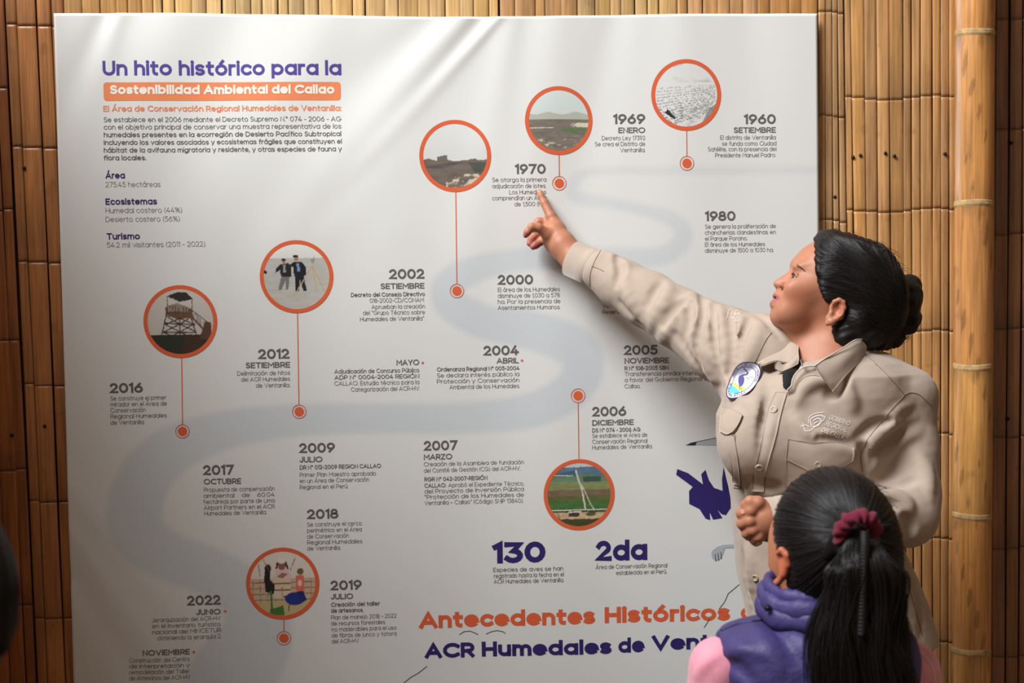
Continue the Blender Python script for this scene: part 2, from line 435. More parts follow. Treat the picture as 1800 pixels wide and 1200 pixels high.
# ---- stroke font
GL = {}
CIR = '@.33,.36,.33,.36,0,360'
for k_, v_ in {
 'a': CIR + ';.66,0 .66,.72', 'b': '0,0 0,1.03;' + CIR, 'c': '@.33,.36,.33,.36,45,315', 'd': CIR + ';.66,0 .66,1.03', 'e': '.02,.36 .66,.36 @.33,.36,.33,.36,0,312',
 'f': '.12,0 .12,.8 @.3,.8,.18,.22,180,85;0,.66 .34,.66', 'g': CIR + ';.66,.72 .66,-.02 @.33,-.02,.33,.25,0,-148', 'h': '0,0 0,1.03;0,.4 @.28,.42,.28,.3,180,0 .56,0',
 'i': '0,0 0,.72;*0,.98', 'j': '.1,.72 .1,-.12 @-.06,-.12,.16,.16,0,-80;*.1,.98', 'k': '0,0 0,1.03;.5,.72 .03,.3;.2,.45 .53,0', 'l': '0,0 0,1.03',
 'm': '0,0 0,.72;0,.42 @.24,.44,.24,.28,180,0 .48,0;.48,.42 @.72,.44,.24,.28,180,0 .96,0', 'n': '0,0 0,.72;0,.4 @.28,.42,.28,.3,180,0 .56,0', 'o': CIR,
 'p': '0,.72 0,-.27;' + CIR, 'q': '.66,.72 .66,-.27;' + CIR, 'r': '0,0 0,.72;0,.4 @.24,.46,.24,.26,180,75', 's': '@.24,.54,.23,.18,35,270 @.24,.18,.25,.18,90,-145',
 't': '.13,.95 .13,.2 @.31,.2,.18,.2,180,275;0,.68 .36,.68', 'u': '0,.72 0,.3 @.28,.3,.28,.3,180,360;.56,.72 .56,0', 'v': '0,.72 .3,0 .6,.72', 'w': '0,.72 .24,0 .48,.72 .72,0 .96,.72',
 'x': '0,.72 .54,0;.54,.72 0,0', 'y': '0,.72 .31,.0;.62,.72 .2,-.27', 'z': '0,.72 .5,.72 0,0 .52,0',
 'A': '0,0 .43,1 .86,0;.17,.3 .69,.3', 'B': '0,0 0,1;0,1 .36,1 @.36,.76,.25,.24,90,-90 0,.52;.36,.52 @.4,.26,.27,.26,90,-90 0,0', 'C': '@.5,.5,.5,.5,46,314',
 'D': '0,0 0,1;0,1 .3,1 @.3,.5,.48,.5,90,-90 0,0', 'E': '.56,1 0,1 0,0 .56,0;0,.5 .5,.5', 'F': '.56,1 0,1 0,0;0,.5 .48,.5', 'G': '@.5,.5,.5,.5,46,356 .56,.46', 'H': '0,0 0,1;.7,0 .7,1;0,.5 .7,.5',
 'I': '0,0 0,1', 'J': '.42,1 .42,.28 @.2,.28,.22,.28,0,-165', 'K': '0,0 0,1;.62,1 .03,.42;.26,.62 .66,0', 'L': '0,1 0,0 .52,0', 'M': '0,0 0,1 .44,.36 .88,1 .88,0', 'N': '0,0 0,1 .7,0 .7,1',
 'O': '@.52,.5,.52,.5,0,360', 'P': '0,0 0,1;0,1 .36,1 @.36,.7,.3,.3,90,-90 0,.4', 'Q': '@.52,.5,.52,.5,0,360;.6,.3 1,-.04', 'R': '0,0 0,1;0,1 .36,1 @.36,.71,.29,.29,90,-90 0,.42;.34,.42 .64,0',
 'S': '@.3,.75,.28,.25,35,270 @.3,.25,.31,.25,90,-148', 'T': '0,1 .7,1;.35,1 .35,0', 'U': '0,1 0,.34 @.34,.34,.34,.34,180,360 .68,1', 'V': '0,1 .41,0 .82,1', 'W': '0,1 .3,0 .6,1 .9,0 1.2,1',
 'X': '0,1 .7,0;.7,1 0,0', 'Y': '0,1 .36,.45 .72,1;.36,.45 .36,0', 'Z': '0,1 .62,1 0,0 .64,0',
 '0': '@.34,.5,.34,.5,0,360', '1': '0,.86 .2,1 .2,0', '2': '@.28,.7,.28,.3,160,-35 0,0 .6,0', '3': '0,1 .54,1 .26,.6 @.26,.3,.31,.3,90,-145', '4': '.4,1 0,.25 .66,.25;.47,.5 .47,0',
 '5': '.54,1 .1,1 .06,.58 @.27,.32,.31,.32,128,-142', '6': '@.32,.32,.32,.32,0,360;.46,1 .06,.48', '7': '0,1 .6,1 .2,0', '8': '@.3,.76,.25,.24,0,360;@.3,.27,.32,.27,0,360',
 '9': '@.32,.68,.32,.32,0,360;.18,0 .58,.52', '.': '*0,0', ',': '*0,0;.02,.02 -.05,-.16', ':': '*0,0;*0,.58', '-': '0,.4 .3,.4', '–': '0,.4 .5,.4', '(': '@.4,.42,.4,.68,125,235', ')': '@-.2,.42,.4,.68,55,-55',
 '/': '0,-.1 .4,1.05', '%': '@.18,.78,.18,.22,0,360;@.72,.22,.18,.22,0,360;.12,0 .78,1', '“': '0,.8 .06,1;.2,.8 .26,1', '”': '0,.8 .06,1;.2,.8 .26,1', '°': '@.14,.86,.14,.14,0,360', '•': '*.1,.5'}.items():
    GL[k_] = v_
for b_, acc_ in (('á', 'a'), ('é', 'e'), ('ó', 'o'), ('ú', 'u'), ('í', 'i')):
    GL[b_] = GL[acc_].split(';*')[0] + {'i': ';-.04,.9 .1,1.1', 'u': ';.24,.9 .38,1.1'}.get(acc_, ';.3,.9 .44,1.1')
for b_, acc_ in (('Á', 'A'), ('Ó', 'O'), ('Í', 'I')):
    GL[b_] = GL[acc_] + {'A': ';.4,1.2 .54,1.4', 'O': ';.5,1.2 .64,1.4', 'I': ';0,1.2 .14,1.4'}[acc_]


def parse(s):
    out = []; wid = 0
    for st in s.split(';'):
        if st[0] == '*':
            x, y = map(float, st[1:].split(',')); out.append(('dot', x, y)); wid = max(wid, x); continue
        pts = []
        for tk in st.split(' '):
            if tk[0] == '@':
                cx, cy, rx, ry, a0, a1 = map(float, tk[1:].split(','))
                n = max(4, int(abs(a1 - a0) / 24))
                for q in range(n + 1):
                    a = math.radians(a0 + (a1 - a0) * q / n); pts.append((cx + rx * math.cos(a), cy + ry * math.sin(a)))
            else:
                pts.append(tuple(map(float, tk.split(','))))
        p2 = [pts[0]]
        for p in pts[1:]:
            if abs(p[0] - p2[-1][0]) + abs(p[1] - p2[-1][1]) > 1e-3: p2.append(p)
        closed = len(p2) > 4 and abs(p2[0][0] - p2[-1][0]) + abs(p2[0][1] - p2[-1][1]) < 1e-2
        out.append(('path', np.array(p2[:-1] if closed else p2), closed))
        wid = max(wid, max(p[0] for p in p2))
    return out, wid


GP = {k: parse(v) for k, v in GL.items()}


def ribbon(P, closed, w):
    """2D ribbon of width w along P"""
    n = len(P); h = w / 2
    if closed:
        a = np.roll(P, 1, 0); b = np.roll(P, -1, 0); d1 = P - a; d2 = b - P
    else:
        P = P.copy(); d = P[1] - P[0]; P[0] -= d / np.linalg.norm(d) * h; d = P[-1] - P[-2]; P[-1] += d / np.linalg.norm(d) * h
        d1 = np.vstack([P[1] - P[0], np.diff(P, axis=0)]); d2 = np.vstack([np.diff(P, axis=0), P[-1] - P[-2]])
    d1 /= np.linalg.norm(d1, axis=1)[:, None]; d2 /= np.linalg.norm(d2, axis=1)[:, None]
    n1 = np.column_stack([-d1[:, 1], d1[:, 0]]); n2 = np.column_stack([-d2[:, 1], d2[:, 0]])
    m = n1 + n2; ml = np.linalg.norm(m, axis=1); m /= ml[:, None] + 1e-9
    sc = np.minimum(1 / np.maximum((m * n1).sum(1), .3), 1.9)
    L = P + m * (h * sc)[:, None]; R = P - m * (h * sc)[:, None]
    V = np.empty((2 * n, 2)); V[0::2] = L; V[1::2] = R
    k = n if closed else n - 1
    F = [(2 * i, 2 * i + 1, (2 * i + 3) % (2 * n), (2 * i + 2) % (2 * n)) for i in range(k)]
    return V, F


def text_geom(s, w):
    """natural layout; returns list of (V,F,x-offset char) with cap height 1"""
    x = 0; items = []; spaces = 0
    for ch in s:
        if ch == ' ': x += .40; spaces += 1; items.append(None); continue
        g, wid = GP[ch]; gv = []
        for e in g:
            if e[0] == 'dot':
                r = w * .62; c = np.array([e[1] + w / 2, w * .62 + e[2] * (1 - w)])
                th = np.arange(8) * math.pi / 4; gv.append((c + r * np.column_stack([np.cos(th), np.sin(th)]), [tuple(range(8))]))
            else:
                P = np.column_stack([e[1][:, 0] + w / 2, w / 2 + e[1][:, 1] * (1 - w)])
                gv.append(ribbon(P, e[2], w))
        items.append((x, gv)); x += wid + w + .13 - w * .25
    return items, x - .13 + w * .25, spaces


class Print:
    def __init__(s, off=.00035): s.V = []; s.F = []; s.n = 0; s.off = off
    def add(s, V, F):
        s.V.append(V); s.F += [tuple(i + s.n for i in f) for f in F]; s.n += len(V)
    def text(s, t, x0, x1, y, cap, w, y1=None):
        A = W(x0, y, -.019); B = W(x1, y if y1 is None else y1, -.019)
        tw = B[0] - A[0]; slope = 0 if y1 is None else (B[2] - A[2]) / tw
        h = cap * 1.0 / FPX * ((A[1] - CAM[1]) * 1.003)
        items, nat, sp = text_geom(t, w)
        nat *= h; sx = 1.0; extra = 0
        if sp and tw / nat > 1.17: sx = 1.1; extra = (tw - nat * sx) / sp
        else: sx = tw / nat
        k = 0
        for it in items:
            if it is None: k += 1; continue
            ox, gv = it
            for V, F in gv:
                X = (V[:, 0] + ox) * h * sx + k * extra; Z = V[:, 1] * h
                s.add(np.column_stack([A[0] + X, A[2] + Z + X * slope]), F)
    def poly(s, P): s.add(np.asarray(P, float), [tuple(range(len(P)))])
    def ppoly(s, P): s.poly(WA(P, -.019)[:, [0, 2]])
    def line(s, P, wpx, closed=False):
        Q = WA(P, -.019)[:, [0, 2]]; V, F = ribbon(Q, closed, wpx * .00116); s.add(V, F)
    def build(s, name, m, **k):
        V = np.vstack(s.V); y = surf(V[:, 0], V[:, 1]) - s.off
        return mesh_obj(name, np.column_stack([V[:, 0], y, V[:, 1]]), s.F, m, banner, smooth=False, **k)


ink = lambda n, c: mat(n, lin(*c), 0.45, 0.35)
INK_G = ink('grey_ink', (102, 98, 96)); INK_L = ink('light_grey_ink', (128, 124, 122)); INK_P = ink('purple_ink', (84, 72, 150)); INK_D = ink('dark_purple_ink', (50, 40, 104))
INK_O = ink('orange_ink', (236, 138, 92)); INK_O2 = ink('deep_orange_ink', (222, 100, 62)); INK_W = ink('white_ink', (244, 238, 226)); INK_K = ink('black_ink', (46, 44, 48))


def block(name, lines, m=None, **k):
    """lines: (text,x0,x1,y,cap,weight)"""
    p = Print()
    for l in lines: p.text(*l)
    p.build(name, m or INK_G, **k)


HV, BD, SB, RG, LT = .235, .21, .155, .115, .095
block('title_text', [('Un hito histórico para la', 181, 600, 133, 25, .205)], INK_P, label='purple title line Un hito histórico para la')
p = Print(.0003)
A = W(182, 145, -.019); B = W(599, 176, -.019); r = .006; P = []
for cx, cz, a0 in ((B[0] - r, A[2] - r, 0), (A[0] + r, A[2] - r, 90), (A[0] + r, B[2] + r, 180), (B[0] - r, B[2] + r, 270)):
    P += [(cx + r * math.cos(math.radians(a0 + q * 18)), cz + r * math.sin(math.radians(a0 + q * 18))) for q in range(6)]
xs = np.linspace(A[0] + r, B[0] - r, 40)
for i in range(39): p.poly([(xs[i], B[2]), (xs[i + 1], B[2]), (xs[i + 1], A[2]), (xs[i], A[2])])
cxl = A[0] + r; p.poly([q for q in P if q[0] <= cxl + 1e-6]); cxr = B[0] - r; p.poly([q for q in P[:6]] + [q for q in P[18:]][::1] if False else sorted([q for q in P if q[0] >= cxr - 1e-6], key=lambda q: q[1]))
p.build('title_box', INK_O, label='orange rounded box behind the white title line')
p = Print(.0007); p.text('Sostenibilidad Ambiental del Callao', 194, 588, 166, 15.5, .25); p.build('title_text', INK_W, label='white title line on the orange box')
block('subtitle_text', [('El Área de Conservación Regional Humedales de Ventanilla:', 182, 600, 196.5, 10, .18)], INK_O, label='orange subtitle line')
block('paragraph_text', [(t, 183, x1, y, 8.6, w) for t, x1, y, w in [
    ('Se establece en el 2006 mediante el Decreto Supremo N.° 074 - 2006 - AG', 600, 215, .12), ('con el objetivo principal de conservar una muestra representativa de los', 600, 228, .12),
    ('humedales presentes en la ecorregión de Desierto Pacífico Subtropical', 600, 241.5, .16), ('incluyendo los valores asociados y ecosistemas frágiles que constituyen el', 601, 255, .16),
    ('hábitat de la avifauna migratoria y residente, y otras especies de fauna y', 601, 268.5, .16), ('flora locales.', 257, 282, .17)]])
block('fact_heading', [('Área', 186, 220, 314, 11, .2)], INK_D, label='small dark purple heading Área')
block('fact_heading', [('Ecosistemas', 186, 276, 360, 11, .2)], INK_D, label='small dark purple heading Ecosistemas')
block('fact_heading', [('Turismo', 188, 246, 421, 11, .2)], INK_D, label='small dark purple heading Turismo')
for L_ in [('275.45 hectáreas', 186, 282, 329, 9, LT), ('Humedal costero (44%)', 186, 320, 374.5, 9, LT), ('Desierto costero (56%)', 186, 316, 390, 9, LT), ('54.2 mil visitantes (2011 - 2022)', 188, 361, 435, 9, LT)]: block('fact_text', [L_], INK_L)


def entry(year, ylist, sub=None, bold=(), body=(), dot=None):
    p = Print(); L = []
    if year: p.text(year[0], year[1], year[2], year[3], 17.5, BD)
    if sub: p.text(sub[0], sub[1], sub[2], sub[3], 10, .19)
    for b in bold: p.text(b[0], b[1], b[2], b[3], 7.6, .18)
    for b in body: p.text(b[0], b[1], b[2], b[3], 7.6, b[4] if len(b) > 4 else .108)
    p.build('timeline_text', INK_G, label='printed timeline entry ' + (year[0] if year else sub[0].lower()) + ' in grey')
    if dot:
        p = Print(); c = W(dot[0], dot[1], -.019); th = np.arange(12) * math.pi / 6
        p.poly([(c[0] + .0026 * math.cos(t), c[2] + .0026 * math.sin(t)) for t in th]); p.build('bullet_dot', INK_O2, label='tiny orange bullet dot')


entry(('2002', 684, 746, 490.5), 0, ('SETIEMBRE', 669, 746, 508), [('Decreto del Consejo Directivo', 617, 747, 522)],
      [('018-2002-CD/CONAM', 650, 745, 532), ('Aprueban la creación', 653, 747, 543), ('del “Grupo Técnico sobre', 638, 747, 553.5), ('Humedales de Ventanilla”.', 633, 747, 564.5)])
entry(('2000', 875, 937, 500.5), 0, None, (), [('El área de los Humedales', 875, 984, 513), ('disminuye de 1,030 a 578', 875, 984, 523.5), ('ha. Por la presencia de', 875, 985, 534), ('Asentamientos Humanos.', 875, 985, 544.5)])
entry(None, 0, ('MAYO', 697, 737, 642), (), [('Adjudicación de Concurso Público', 588, 737, 656.5, .15), ('ADP N° 0004-2004 REGIÓN', 588, 737, 667, .15), ('CALLAO: Estudio técnico para la', 588, 737, 677.5), ('Categorización del ACR-HV.', 617, 738, 688)], dot=(743, 637.5))
entry(('2004', 850, 912, 625), 0, ('ABRIL', 873, 912, 639), [('Ordenanza Regional N° 005-2004', 768, 913, 653)], [('Se declara interés público la', 768, 913, 663.5), ('Protección y Conservación', 768, 913, 674), ('Ambiental de los Humedales.', 790, 914, 684)], dot=(917.5, 633.5))
entry(('1970', 905, 959, 306), 0, None, (), [('Se otorga la primera', 865, 960, 320), ('adjudicación de lotes.', 865, 960, 331), ('Los Humedales', 895, 960, 341.5), ('comprendían un Área', 865, 960, 352), ('de 1,500 (ha)', 904, 960, 362.5)])
entry(('1969', 1078, 1134, 218), 0, ('ENERO', 1087, 1134, 234), (), [('Decreto Ley 17392', 1058, 1134, 246.5), ('Se crea el Distrito de', 1046, 1134, 257), ('Ventanilla.', 1090, 1134, 267.5)])
entry(('1960', 1308, 1364, 218), 0, ('SETIEMBRE', 1290, 1364, 233.5), (), [('El distrito de Ventanilla', 1266, 1364, 245.5), ('se funda como Ciudad', 1269, 1365, 256), ('Satélite, con la presencia del', 1244, 1365, 266), ('Presidente Manuel Padro.', 1257, 1364, 276.5)])
entry(('1980', 1239, 1293, 388.5), 0, None, (), [('Se genera la proliferación de', 1239, 1364, 402), ('chancherias clandestinas en', 1239, 1364, 412.5), ('el Parque Porcino.', 1239, 1314, 423), ('El área de los Humedales', 1239, 1345, 433.5), ('disminuye de 1500 a 1030 ha.', 1239, 1360, 444)])
entry(None, 0, ('', 1059, 1060, 500), (), [('Distrito', 1059, 1092, 531), ('Ventanilla', 1059, 1106, 541), ('Reserva', 1059, 1094, 552)]) if False else block('timeline_text', [('De', 1059, 1070, 531, 7.6, .125), ('Venta', 1059, 1083, 541.5, 7.6, .125), ('Reserva', 1059, 1094, 552, 7.6, .125)], label='printed lines half hidden under the raised sleeve')
entry(('2016', 193, 251, 691), 0, None, (), [('Se construye el primer', 194, 292, 704), ('mirador en el Área de', 194, 293, 714.5), ('Conservación', 194, 256, 725), ('Regional Humedales', 194, 293, 735.5), ('de Ventanilla.', 194, 254, 746.5)])
entry(('2012', 454, 509, 631), 0, ('SETIEMBRE', 432, 510, 647), (), [('Delimitación de hitos', 417, 510, 660), ('del ACR Humedales', 424, 510, 670.5), ('de Ventanilla.', 450, 510, 681)])
entry(('2009', 526, 589, 796), 0, ('JULIO', 527, 567, 812.5), [('DR N° 012-2009 REGION CALLAO', 527, 670, 825)], [('Primer Plan Maestro aprobado', 527, 661, 838), ('en un Área de Conservación', 527, 649, 848.5), ('Regional en el Perú.', 527, 612, 859.5)])
entry(('2017', 357, 411, 835), 0, ('OCTUBRE', 358, 424, 851.5), (), [('Propuesta de compensación', 358, 483, 864.5), ('ambiental de 60.04', 358, 483, 875), ('hectáreas por parte de Lima', 358, 483, 885.5), ('Airport Partners en el ACR', 358, 483, 896), ('Humedales de Ventanilla.', 359, 469, 906)])
entry(('2018', 540, 595, 912), 0, None, (), [('Se construye el cerco', 540, 636, 925), ('perimétrico en el Área', 540, 636, 935.5), ('de Conservación', 540, 613, 946), ('Regional Humedales', 540, 637, 956.5), ('de Ventanilla.', 540, 599, 967)])
entry(('2007', 745, 804, 792), 0, ('MARZO', 745, 795, 808), [('RGR N° 042-2007-REGIÓN', 746, 857, 846), ('CALLAO:', 746, 784, 857)],
      [('Creación de la Asamblea de fundación', 745, 921, 819.5), ('del Comité de Gestión (CG) del ACR-HV.', 745, 915, 830.5), ('Aprobó el Expediente Técnico,', 788, 921, 856.2), ('del Proyecto de Inversión Pública', 746, 921, 867), ('“Protección de los Humedales de', 746, 921, 877), ('Ventanilla – Callao” (Código SNIP 13840).', 746, 920, 887.5)])
entry(('2006', 1041, 1101, 732), 0, ('DICIEMBRE', 1041, 1114, 748), [('DS N° 074 - 2006 AG', 1041, 1126, 760)], [('Se establece el Área de', 1041, 1138, 769.5), ('Conservación Regional', 1041, 1138, 780), ('Humedales de Ventanilla.', 1041, 1147, 790)])
entry(('2005', 1097, 1156, 624), 0, ('NOVIEMBRE', 1098, 1176, 639), [('R N° 108-2005 SBN', 1098, 1175, 651)], [('Transferencia predial Interestatal', 1098, 1252, 661), ('a favor del Gobierno Regional del', 1098, 1250, 671.5), ('Callao.', 1098, 1126, 682.5)])
entry(('2022', 329, 388, 1064), 0, ('JUNIO', 345, 388, 1080.5), (), [('Jerarquización del ACR-HV', 268, 388, 1093), ('en el inventario turístico', 268, 388, 1103.5), ('nacional del MINCETUR', 268, 389, 1114), ('obteniendo la jerarquía 2.', 277, 389, 1124.5)], dot=(396, 1074))
entry(None, 0, ('NOVIEMBRE', 251, 334, 1152), (), [('Construcción del Centro', 227, 334, 1164.5), ('de Interpretación y', 227, 334, 1175), ('remodelación del Taller', 227, 334, 1185.5), ('de Artesanos del ACR-HV', 227, 335, 1196)], dot=(341, 1145))
entry(('2019', 581, 636, 1037), 0, ('JULIO', 582, 621, 1053), [('Creación del taller', 582, 668, 1066), ('de artesanos.', 582, 639, 1076.5)], [('Plan de manejo 2018 - 2022', 582, 697, 1088.5), ('de recursos forestales', 582, 677, 1099), ('no maderables para el uso', 583, 697, 1109.5), ('de fibras de junco y totora', 583, 697, 1120), ('del ACR-HV.', 583, 632, 1130.5)])
block('figure_text', [('130', 866, 959, 990.5, 38, .25)], INK_D, label='big dark purple figure 130')
block('figure_text', [('2da', 1048, 1138, 986.5, 37, .25)], INK_D, label='big dark purple figure 2da')
for L_ in [('Especies de aves se han', 867, 990, 1005.5, 7.8, .125), ('registrado hasta la fecha en el', 868, 991, 1016, 7.8, .125), ('ACR Humedales de Ventanilla.', 868, 991, 1026, 7.8, .125),
                       ('Área de Conservación Regional', 1047, 1173, 1000.5, 7.8, .125), ('establecida en el Perú.', 1083, 1172, 1010.5, 7.8, .125)]: block('caption_text', [L_])
for t_, a_, b_, ya, yb in (('Antecedentes', 737, 1046, 1104.5, 1096), ('Históricos', 1063, 1283, 1095, 1090), ('de', 1302, 1352, 1089, 1087.5)):
    p = Print(); p.text(t_, a_, b_, ya, 29, .25, yb); p.build('heading_word', INK_O2, label='big orange heading word ' + t_)
for t_, a_, b_, ya, yb in (('ACR', 747, 834, 1157, 1155), ('Humedales', 847, 1075, 1154, 1149), ('de', 1087, 1133, 1147.5, 1146), ('Ventanilla', 1146, 1356, 1143, 1137)):
    p = Print(); p.text(t_, a_, b_, ya, 27, .25, yb); p.build('heading_word', INK_D, label='big dark purple heading word ' + t_)

# ---- photo medallions: a small procedural painter
S = 150
YY, XX = np.mgrid[0:S, 0:S] / (S - 1.0)            # YY down


def fbm(seed, f0=4, sx=1, sy=1, octv=5):
    r = np.random.RandomState(seed); out = np.zeros((S, S)); amp = 1; f = f0
    for o in range(octv):
        g = r.rand(int(f * sy) + 3, int(f * sx) + 3); y = YY * f * sy; x = XX * f * sx
        i = y.astype(int); j = x.astype(int); u = y - i; v = x - j; u = u * u * (3 - 2 * u); v = v * v * (3 - 2 * v)
        out += amp * (g[i, j] * (1 - u) * (1 - v) + g[i + 1, j] * u * (1 - v) + g[i, j + 1] * (1 - u) * v + g[i + 1, j + 1] * u * v); amp *= .55; f *= 2
    return out / 2.0


def pfill(img, P, c, a=1.0):
    P = np.array(P, float); ins = np.zeros((S, S), bool); j = len(P) - 1
    for i in range(len(P)):
        (xi, yi), (xj, yj) = P[i], P[j]
        cnd = ((yi > YY) != (yj > YY)) & (XX < (xj - xi) * (YY - yi) / (yj - yi + 1e-12) + xi); ins ^= cnd; j = i
    img[ins] = img[ins] * (1 - a) + np.array(c) * a


def pline(img, P, w, c, a=1.0):
    for (x0, y0), (x1, y1) in zip(P[:-1], P[1:]):
        dx, dy = x1 - x0, y1 - y0; L2 = dx * dx + dy * dy + 1e-12
        t = np.clip(((XX - x0) * dx + (YY - y0) * dy) / L2, 0, 1); d = np.hypot(XX - x0 - t * dx, YY - y0 - t * dy)
        k = (np.clip((w / 2 - d) * S + .5, 0, 1) * a)[..., None]; img[:] = img * (1 - k) + np.array(c) * k


def pell(img, cx, cy, rx, ry, c, a=1.0):
    d = np.hypot((XX - cx) / rx, (YY - cy) / ry); k = (np.clip((1 - d) * min(rx, ry) * S + .5, 0, 1) * a)[..., None]; img[:] = img * (1 - k) + np.array(c) * k


def base(c0, c1):
    return lin3(c0) * (1 - YY[..., None]) + lin3(c1) * YY[..., None]


lin3 = lambda c: np.array(lin(*c))


def pic_1960():
    im = np.tile(lin3((222, 222, 220)), (S, S, 1)); n = fbm(3, 3, 1, 2)
    im *= (1 - .35 * np.clip((n - .52) * 5, 0, 1) * (YY < .3))[..., None]
    r = np.random.RandomState(5)
    for row in range(14):
        y0 = .36 + row * .028; n_ = 30
        for k in range(n_):
            x = .03 + .94 * k / n_ + r.uniform(-.008, .008); y = y0 + .30 * (row / 14) * (1 - x) + (.06 * (1 - x)) - .02 + r.uniform(-.006, .006)
            if row > 8 and x > .95 - (row - 8) * .02: continue
            if r.rand() < .78: pline(im, [(x, y), (x + .014 + .008 * row / 14, y + .010)], .008 + .006 * row / 14, lin3((70, 72, 76)), .9)
    pfill(im, [(.15, .78), (.2, .72), (.33, .86), (.30, .88)], lin3((50, 50, 52))); pline(im, [(.2, 1), (.55, .78), (1, .58)], .012, lin3((170, 170, 168)))
    pfill(im, [(.72, 1), (.86, .72), (1, .62), (1, 1)], lin3((120, 122, 118)), .8); im *= (1 - .3 * np.clip((fbm(8, 14) - .55) * 6, 0, 1) * (YY > .7))[..., None]
    return im


def pic_1969():
    im = base((214, 224, 222), (196, 204, 202)); n = fbm(4, 6, 1, 4)
    g = (YY > .38 + .02 * np.sin(XX * 14)); im[g] = (lin3((182, 184, 172)) * np.ones((S, S, 1)))[g]
    g = YY > .48; im[g] = (lin3((126, 116, 108)) * (.75 + .5 * n[..., None]))[g]
    pline(im, [(0, .62), (.4, .615)], .012, lin3((220, 214, 196))); pfill(im, [(.5, .66), (.66, .62), (1, .64), (1, .68), (.6, .69)], lin3((92, 124, 84)))
    pell(im, .9, .57, .2, .045, lin3((214, 206, 180))); pline(im, [(1, .53), (.8, .53), (.72, .57), (.8, .61), (1, .62)], .012, lin3((90, 110, 84)))
    n2 = fbm(9, 10, 1, 3); k = (np.clip((n2 - .6) * 8, 0, 1) * (YY > .8))[..., None]; im = im * (1 - k) + lin3((206, 196, 160)) * k
    g = (YY > .68); im[g] *= (.7 + .5 * fbm(12, 12, 1, 2)[..., None])[g]
    return im


def pic_1970():
    im = base((222, 224, 222), (206, 206, 202)); n = fbm(21, 6, 1, 3)
    pfill(im, [(0, .56), (.06, .55), (.08, .54), (.22, .57), (.22, .51), (.36, .49), (.38, .5), (.38, .56), (.5, .58), (.7, .56), (.8, .54), (.86, .57), (1, .56), (1, 1), (0, 1)], lin3((116, 104, 96)))
    pfill(im, [(0, .68), (.4, .6), (.6, .6), (.3, .7)], lin3((84, 80, 82)), .8); pfill(im, [(.7, .6), (1, .6), (1, .78), (.8, .76)], lin3((74, 82, 74)), .8)
    g = YY > .56; im[g] *= (.65 + .6 * n[..., None])[g]
    k = (np.clip((fbm(5, 12, 1, 2) - .5) * 6, 0, 1) * (YY > .78) * (XX > .35))[..., None]; im = im * (1 - k) + lin3((206, 196, 172)) * k
    return im


def pic_2012():
    im = base((232, 232, 226), (180, 176, 168)); g = YY > .22; im[g] = (lin3((190, 188, 180)) * (.86 + .25 * fbm(2, 8, 1, 3)[..., None]))[g]
    dk = lin3((34, 36, 46)); sk = lin3((176, 128, 100))
    pfill(im, [(.19, .38), (.26, .31), (.38, .29), (.42, .34), (.43, .5), (.27, .5), (.25, .4), (.18, .44)], lin3((44, 42, 46))); pell(im, .31, .26, .03, .035, sk); pell(im, .31, .24, .033, .02, dk)
    pfill(im, [(.27, .5), (.4, .5), (.37, .7), (.33, .7), (.33, .56), (.27, .7), (.22, .7)], lin3((120, 118, 116))); pfill(im, [(.3, .31), (.34, .31), (.34, .44), (.3, .44)], lin3((150, 150, 152)))
    pfill(im, [(.4, .32), (.48, .27), (.58, .28), (.65, .36), (.64, .48), (.58, .5), (.47, .5), (.45, .36)], dk); pell(im, .5, .22, .035, .045, sk); pell(im, .49, .19, .04, .022, dk)
    pfill(im, [(.48, .48), (.61, .48), (.65, .72), (.6, .72), (.55, .56), (.53, .72), (.48, .72)], dk); pfill(im, [(.5, .3), (.54, .3), (.56, .42), (.51, .42)], lin3((120, 150, 180)))
    tr = lin3((196, 170, 120))
    for q in [(.44, .82), (.8, .72), (.95, .78)]: pline(im, [(.74, .34), q], .016, tr)
    pell(im, .75, .24, .03, .06, lin3((150, 150, 150))); pell(im, .74, .2, .025, .03, lin3((226, 224, 216))); pfill(im, [(0, .38), (.06, .42), (.05, .46), (0, .44)], dk); pline(im, [(.1, .82), (.3, .84)], .01, tr)
    return im


